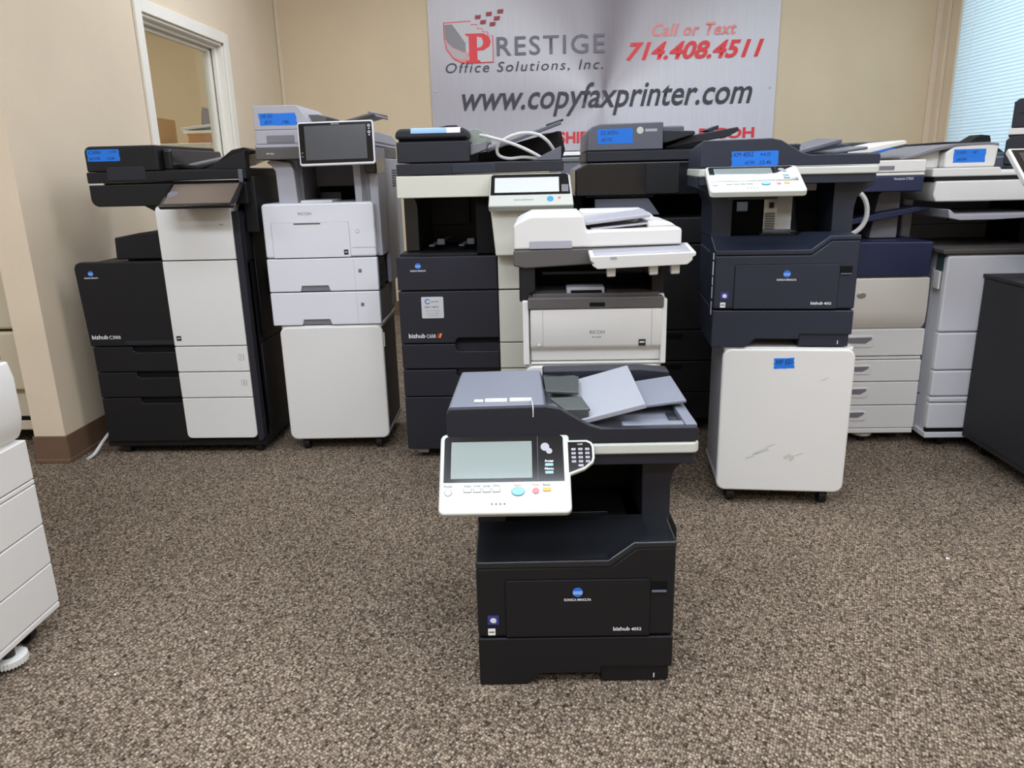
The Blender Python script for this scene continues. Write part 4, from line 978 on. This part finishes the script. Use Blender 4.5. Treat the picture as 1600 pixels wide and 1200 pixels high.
# ------------------------------------------------------------------ white copier with blue tape, right
def copier_white():
    t = thing('copier', (1.43, 2.745, 0), 0, 'white and grey copier with blue tape on its feeder, left of the dark cabinet', 'copier')
    G().box(.004, .585, .015, .60, .05, .725).part('body', COOLW, t, .004)
    G().box(-.006, .006, .085, .60, .195, .67).part('left_side_panel', GREYL, t, .003)
    G().box(-.006, .006, .085, .60, .055, .190).part('left_side_panel', GREYL, t, .003)
    G().rr(-.010, -.002, .03, .07, .60, .665, .003).part('side_handle', WHITE, t, .002)
    G().box(.0, .05, .02, .08, .665, .73).part('open_mechanism', mat('circuit_green', '3c5450', .5), t, .002)
    for z0, z1 in ((.306, .445), (.182, .203), (.206, .303), (.080, .179)):
        G().box(-.001, .587, .0, .03, z0, z1).part('drawer', COOLW, t, .007, 3)
    G().rr(-.001, .587, .0, .03, .449, .722, .012, (0, 0, 0, 1)).part('front_door', COOLW, t, .007, 3)
    G().box(-.006, .59, -.004, .60, .045, .066).part('base_rail', COOLW, t, .003)
    G().box(.0, .587, .004, .02, .066, .079).part('base_gap', JET, t, 0)
    G().rr(-.02, .59, -.004, .50, .728, .745, .006).part('output_shelf', TAUPE, t, .004, 3)
    # cavity
    G().box(.0, .50, .42, .58, .745, .92).part('bay_back', GREYM, t, .003)
    for (a, b, c, d) in ((.02, .40, .80, .801), (.02, .02+.001, .80, .90), (.19, .2, .815, .835)):
        G().box(a, b, .418, .421, c, d+.001).part('bay_seam', JET, t, 0)
    G().box(-.04, .0, .30, .58, .745, .93).part('left_column', GREYL, t, .008)
    G().xz([(.0, .850), (.04, .842), (.16, .842), (.40, .852), (.40, .862), (.02, .862), (.0, .88), (-.008, .88)], .03, .40).part('inner_tray', GREYL, t, .003)
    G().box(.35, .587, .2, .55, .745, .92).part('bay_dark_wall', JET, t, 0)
    # scanner
    G().xz([(-.045, .976), (.60, .976), (.60, .905), (.18, .905), (-.04, .905), (-.05, .93)], .06, .56).part('scanner', WHITE, t, .006, 3)
    G().box(-.05, .60, .07, .56, .976, .990).part('lid_gap', BLACK, t, 0)
    l = G().xz([(-.06, .990), (.60, .990), (.60, 1.005), (.175, 1.005), (.17, 1.02), (-.06, 1.02)], .062, .56).part('scanner_lid', WHITE, t, .005)
    f_ = G().xz([(-.005, 1.02), (.17, 1.02), (.176, 1.092), (.16, 1.100), (.08, 1.099), (.02, 1.092), (-.005, 1.07)], .10, .50).part('document_feeder', WHITE, t, .008, 3)
    G().xz([(.175, 1.10), (.14, 1.104), (.03, 1.102), (-.04, 1.090), (-.10, 1.072), (-.16, 1.058), (-.16, 1.050), (-.10, 1.060), (-.04, 1.076), (.03, 1.090), (.14, 1.0935), (.175, 1.09)], .10, .48).part('input_tray', GREYM, t, .003)
    G().xz([(-.15, 1.056), (-.005, 1.082), (-.005, 1.02), (-.06, 1.02)], .14, .46).part('tray_body', WHITE, t, .006)
    tape(.022, .132, 1.037, 1.082, .0998, [('C2500', .08, .65, .3, .2), ('NP', .6, .66, .12, .18), ('#6296', .12, .12, .3, .22)], f_)
    for x in (.08, .51):
        for y in (.06, .54): caster(x, y, t, .052)
    return t
copier_white()

# ------------------------------------------------------------------ far right: dark cabinet with the tilted screen copier on top
def right_edge():
    t = thing('copier_stand', (1.56, 2.74, 0), -90, 'dark charcoal cabinet on casters, cut by the right edge of the frame', 'cabinet')
    # local x runs toward the camera, local y to the right
    m = mat('charcoal_board', '222225', .65, bump=.3, bscale=300, var=.08, vscale=30)
    G().box(.0, .62, .0, .56, .055, .645).part('body', m, t, .003)
    G().box(-.004, .624, -.004, .565, .645, .658).part('top_board', m, t, .003)
    G().box(.04, .62, -.003, .0, .075, .64).part('side_panel', m, t, .002)
    G().box(.18, .30, .03, .06, .659, .672).part('top_bracket', CHARL, t, .003)
    for x in (.06, .56):
        for y in (.06, .50): caster(x, y, t, .056, .026)
    c = thing('copier', (1.56, 2.74, .6585), -90, 'dark copier with a tilted white-framed screen, on the charcoal cabinet at the right edge', 'copier')
    G().box(.165, .60, .075, .54, 0, .24).part('body', CHAR, c, .006)
    G().box(.155, .61, .06, .55, .24, .32).part('scanner', WHITE, c, .006)
    G().box(.17, .60, .08, .54, .322, .36).part('scanner_lid', CHAR, c, .006)
    # screen faces the camera side: local corner toward the left/back
    PM = Matrix.Translation((.40, -.15, .322)) @ Matrix.Rotation(math.radians(90), 4, 'Z') @ Matrix.Rotation(math.radians(-50), 4, 'X')
    sc = G().xz(rrect(0, .24, 0, .15, .006), 0, .018).part('touchscreen_panel', WHITE, c, .004, 3, M=PM)
    G().box(.008, .232, -.0008, .001, .008, .142).part('panel_bezel', mat('brown_bezel', '2a221e', .3), sc, .0004, M=PM)
    G().box(.026, .214, -.0014, 0, .024, .128).part('screen', SCREEND, sc, .0004, M=PM)
    G().box(.10, .30, .012, .05, .04, .10).part('panel_arm', CHAR, sc, .003, M=PM)
right_edge()

# ------------------------------------------------------------------ second row behind
def back_row():
    t = thing('copier', (1.22, 3.46, 0), 0, 'black copier with blue tape, half hidden behind the navy and white copier', 'copier')
    G().box(.0, .56, .03, .56, .05, .90).part('body', BLACK, t, .006)
    G().box(-.01, .57, .0, .56, .90, 1.03).part('scanner', BLACK, t, .006)
    G().box(.0, .33, .0, .40, 1.03, 1.112).part('document_feeder', BLACK, t, .012, 3)
    G().xz([(.08, 1.10), (.10, 1.128), (.32, 1.130), (.345, 1.122), (.345, 1.10), (.30, 1.085), (.08, 1.085)], .0, .28).part('input_tray', mat('dark_green_grey', '3a4140', .4), t, .006, 3)
    G().xz([(.30, 1.05), (.55, 1.075), (.56, 1.10), (.40, 1.092), (.33, 1.08)], .04, .3).part('exit_tray', NAVYB, t, .003)
    tape(.20, .30, 1.050, 1.100, -.0002, [('2k', .6, .3, .15, .3)], t)
    for x in (.06, .50):
        for y in (.08, .50): caster(x, y, t, .052)
    t = thing('copier', (1.99, 4.36, 0), 0, 'black copier behind the taped white copier, below the blind', 'copier')
    G().box(.0, .58, .03, .56, .05, .90).part('body', BLACK, t, .006)
    G().box(-.0, .60, .0, .56, .93, 1.055).part('scanner', CHARL, t, .006)
    G().box(.01, .59, .01, .54, 1.057, 1.08).part('scanner_lid', CHARL, t, .004)
    G().xz([(.02, 1.13), (.2, 1.14), (.45, 1.14), (.55, 1.07), (.02, 1.07)], .06, .40).part('input_tray', BLACK, t, .006)
    G().xz([(.36, 1.138), (.42, 1.175), (.47, 1.17), (.48, 1.138)], .10, .22).part('tray_flap', BLACK, t, .004)
    for x in (.06, .52):
        for y in (.08, .50): caster(x, y, t, .052)
    t = thing('copier', (1.96, 3.43, 0), -30, 'tall dark copier with a ribbed edge and white band, right of the blind', 'copier')
    G().box(.0, .46, .0, .54, .05, 1.02).part('body', CHAR, t, .006)
    G().xz([(-.0, 1.02), (.46, 1.02), (.46, 1.140), (.02, 1.140), (.0, 1.12)], .0, .5).part('scanner', CHAR, t, .006)
    G().box(.005, .46, -.004, .50, 1.142, 1.168).part('white_band', DRAW, t, .003)
    fe = G().xz(rrect(.015, .46, 1.17, 1.285, .02, (0, 0, 0, 1)), .0, .46).part('document_feeder', CHAR, t, .005, 3)
    G().box(.03, .46, -.001, .0, 1.225, 1.227).part('feeder_seam', JET, fe, 0)
    g = G()
    for k in range(9): g.cyl((.016, .0, 1.177+.0115*k), 'y', .005, .4, 10)
    g.part('ribbed_edge', CHAR, fe, 0)
    for x in (.06, .40):
        for y in (.08, .46): caster(x, y, t, .052)
    # low office partition with a metal cap, behind the row
    t = thing('office_partition', (.05, 4.62, 0), 0, 'low grey office partition with a rounded metal cap, below the banner', 'partition')
    G().box(.0, 1.9, .0, .05, .02, 1.085).part('fabric_panel', mat('grey_partition_fabric', '6d6e74', .9, bump=.4, bscale=700), t, .004)
    G().box(.0, 1.9, -.004, .054, 1.085, 1.110).part('upper_rail', STEEL, t, .004)
    G().cyl((.0, .025, 1.122), 'x', .028, 1.9, 24).part('top_cap', METAL, t, 0)
    G().box(1.36, 1.42, -.02, .06, .0, 1.15).part('post', GREYM, t, .006)
    G().box(.0, 1.9, -.01, .06, .0, .02).part('foot_rail', GREYM, t, .003)
back_row()

# ------------------------------------------------------------------ left foreground copier, seen on its drawer side
def copier_l():
    t = thing('copier', (-1.185, 1.595, 0), 90, 'white copier with navy top and stacked drawers, cut by the left edge of the frame', 'copier')
    # local x = away from camera is -; rotation 90: local +x -> world +y, local +y -> world -x ; body runs x -.60..0, y 0..0.6
    G().box(-.60, -.004, .02, .60, .055, .66).part('body', DRAW, t, .004)
    G().box(-.605, .0, .0, .60, .050, .066).part('base_rail', DRAW, t, .004)
    for z0, z1 in ((.068, .168), (.1705, .270), (.2725, .372), (.387, .482)):
        o = G().box(-.60, .0, .0, .03, z0, z1).part('drawer', DRAW, t, .003)
        G().rr(-.42, -.21, -.0025, .004, z0+.03, z0+.07, .01).part('drawer_pull', WHITE, o, .003)
    G().box(-.60, .0, .0, .03, .3745, .3845).part('drawer_gap_strip', DRAW, t, .002)
    G().yz([(.014, .487), (.004, .505), (-.004, .54), (-.004, .63), (.004, .667), (.03, .667), (.03, .487)], -.60, .0).part('front_door', DRAW, t, .005, 3)
    G().box(-.60, -.008, .01, .5, .670, .80).part('upper_body', NAVY, t, .006)
    G().box(-.60, -.52, .04, .5, .80, .96).part('left_tower', DRAW, t, .006)
    G().box(-.60, -.04, .40, .5, .80, .96).part('bay_back', BLACK, t, .003)
    G().box(-.60, .0, .0, .5, .96, 1.05).part('scanner', NAVY, t, .006)
    G().box(-.60, .0, .0, .5, 1.052, 1.09).part('scanner_lid', DRAW, t, .006)
    G().cyl((-.165, .022, .012), 'z', .036, .015, 36).part('levelling_foot', WHITE, t, .002)
    g = G()
    for k in range(32):
        a = 2*PI*k/32; g.cyl((-.165+.036*math.cos(a), .022+.036*math.sin(a), .012), 'z', .002, .015, 6)
    g.part('foot_ridges', WHITE, t, 0)
    G().cyl((-.165, .022, 0), 'z', .014, .052, 16).part('foot_stem', RUBBER, t, .001)
    for x in (-.07, -.53):
        for y in (.05, .52): caster(x, y, t, .052, .024)
    # beige copier in the next room, just past the partition end
    t = thing('copier', (-2.60, 2.86, 0), 0, 'beige copier beyond the end of the left partition wall', 'copier')
    G().box(.0, .56, .03, .56, .06, .48).part('body', BEIGE, t, .01, 3)
    G().box(-.004, .57, .0, .56, .49, .92).part('upper_body', BEIGE, t, .014, 3)
    G().box(.0, .56, .0, .04, .24, .48).part('front_door', BEIGE, t, .012, 3)
    G().box(.0, .56, .01, .04, .07, .11).part('base_front', BEIGE, t, .004)
    G().box(.30, .54, .012, .04, .112, .124).part('base_gap', JET, t, 0)
    for k in range(3):
        G().box(.36+.015*k, .365+.015*k, -.001, .002, .16, .22).part('vent_slot', TAUPE, t, 0)
    for x in (.06, .50):
        for y in (.08, .50): caster(x, y, t, .062)
copier_l()

# ------------------------------------------------------------------ next room, seen through the window
def next_room():
    t = thing('storage_shelf', (-3.1, 5.05, 0), 0, 'white shelf unit in the next room, seen through the interior window', 'shelf')
    G().box(.0, 1.08, -.25, .22, 1.222, 1.252).part('top_board', TRIMW, t, .003)
    for x in (.0, 1.05): G().box(x, x+.03, -.24, .21, 0, 1.222).part('side_board', TRIMW, t, .002)
    for z in (.3, .75): G().box(.03, 1.05, -.24, .21, z, z+.02).part('shelf_board', TRIMW, t, .002)
    z = 1.253
    b = thing('cardboard_box', (-2.60, 4.93, z), 0, 'closed cardboard box with a white label behind the interior window', 'box')
    G().box(.0, .21, .0, .24, 0, .160).part('carton', CARD, b, .002)
    G().slab((.0, -.002, .161), (.21, -.002, .161), (.21, .12, .162), (.0, .12, .162), .002).part('flap', CARD, b, .001)
    G().box(.14, .178, -.001, 0, .08, .130).part('shipping_label', PAPER, b, 0)
    x0 = -2.20
    for k in range(5):
        dx = random.uniform(-.006, .006)
        tag(G().box(x0+dx, x0+.20+dx, 4.90, 5.15, z+.0002+.012*k, z+.0115+.012*k).part('folder', FOLDER, None, .002), ('lowest', 'second from the bottom', 'middle', 'second from the top', 'topmost')[k]+' of the manila folders beside the cardboard box', 'folder', 'manila folders on the storage shelf')
    z2 = z+.0605
    tag(G().box(x0-.02, x0+.19, 4.89, 5.12, z2, z2+.016).part('paper_stack', PAPER, None, .002), 'stack of white papers on the manila folders', 'paper stack')
    tag(G().slab((x0-.04, 4.90, z2+.034), (x0+.20, 4.90, z2+.058), (x0+.20, 5.1, z2+.058), (x0-.04, 5.1, z2+.034), .016).part('plastic_mailer', COOLW, None, .003), 'pale plastic mailer on top of the papers', 'envelope')
    t = thing('letter_tray', (x0-.03, 5.17, z), 0, 'dark letter tray standing behind the papers and folders', 'tray')
    G().xz([(0, 0), (.02, .20), (.03, .24), (.10, .215), (.24, .20), (.26, 0)], 0, .012).part('side_panel', GREYM, t, .004)
    G().xz([(.0, 0), (.26, 0), (.25, .01), (.0, .01)], 0, .06).part('tray_base', GREYM, t, .002)
next_room()

# ------------------------------------------------------------------ specks on the carpet
for (x, y, s) in ((1.095, 1.905, .006), (-.815, 1.56, .003), (-.95, 1.40, .003)):
    pts = [(s*math.cos(k*PI/4)*random.uniform(.6, 1.1), s*math.sin(k*PI/4)*random.uniform(.6, 1.1)) for k in range(8)]
    o = G().xy(pts, 0, .0025).part('paper_scrap', PAPER, None, .0005); o.location = (x, y, .0003)
    tag(o, {0.006: 'white scrap on the carpet at right', }.get(s, 'tiny white scrap on the carpet at left') + (' foreground' if y < 1.5 else ' middle ground'), 'scrap', 'paper scraps on the carpet')
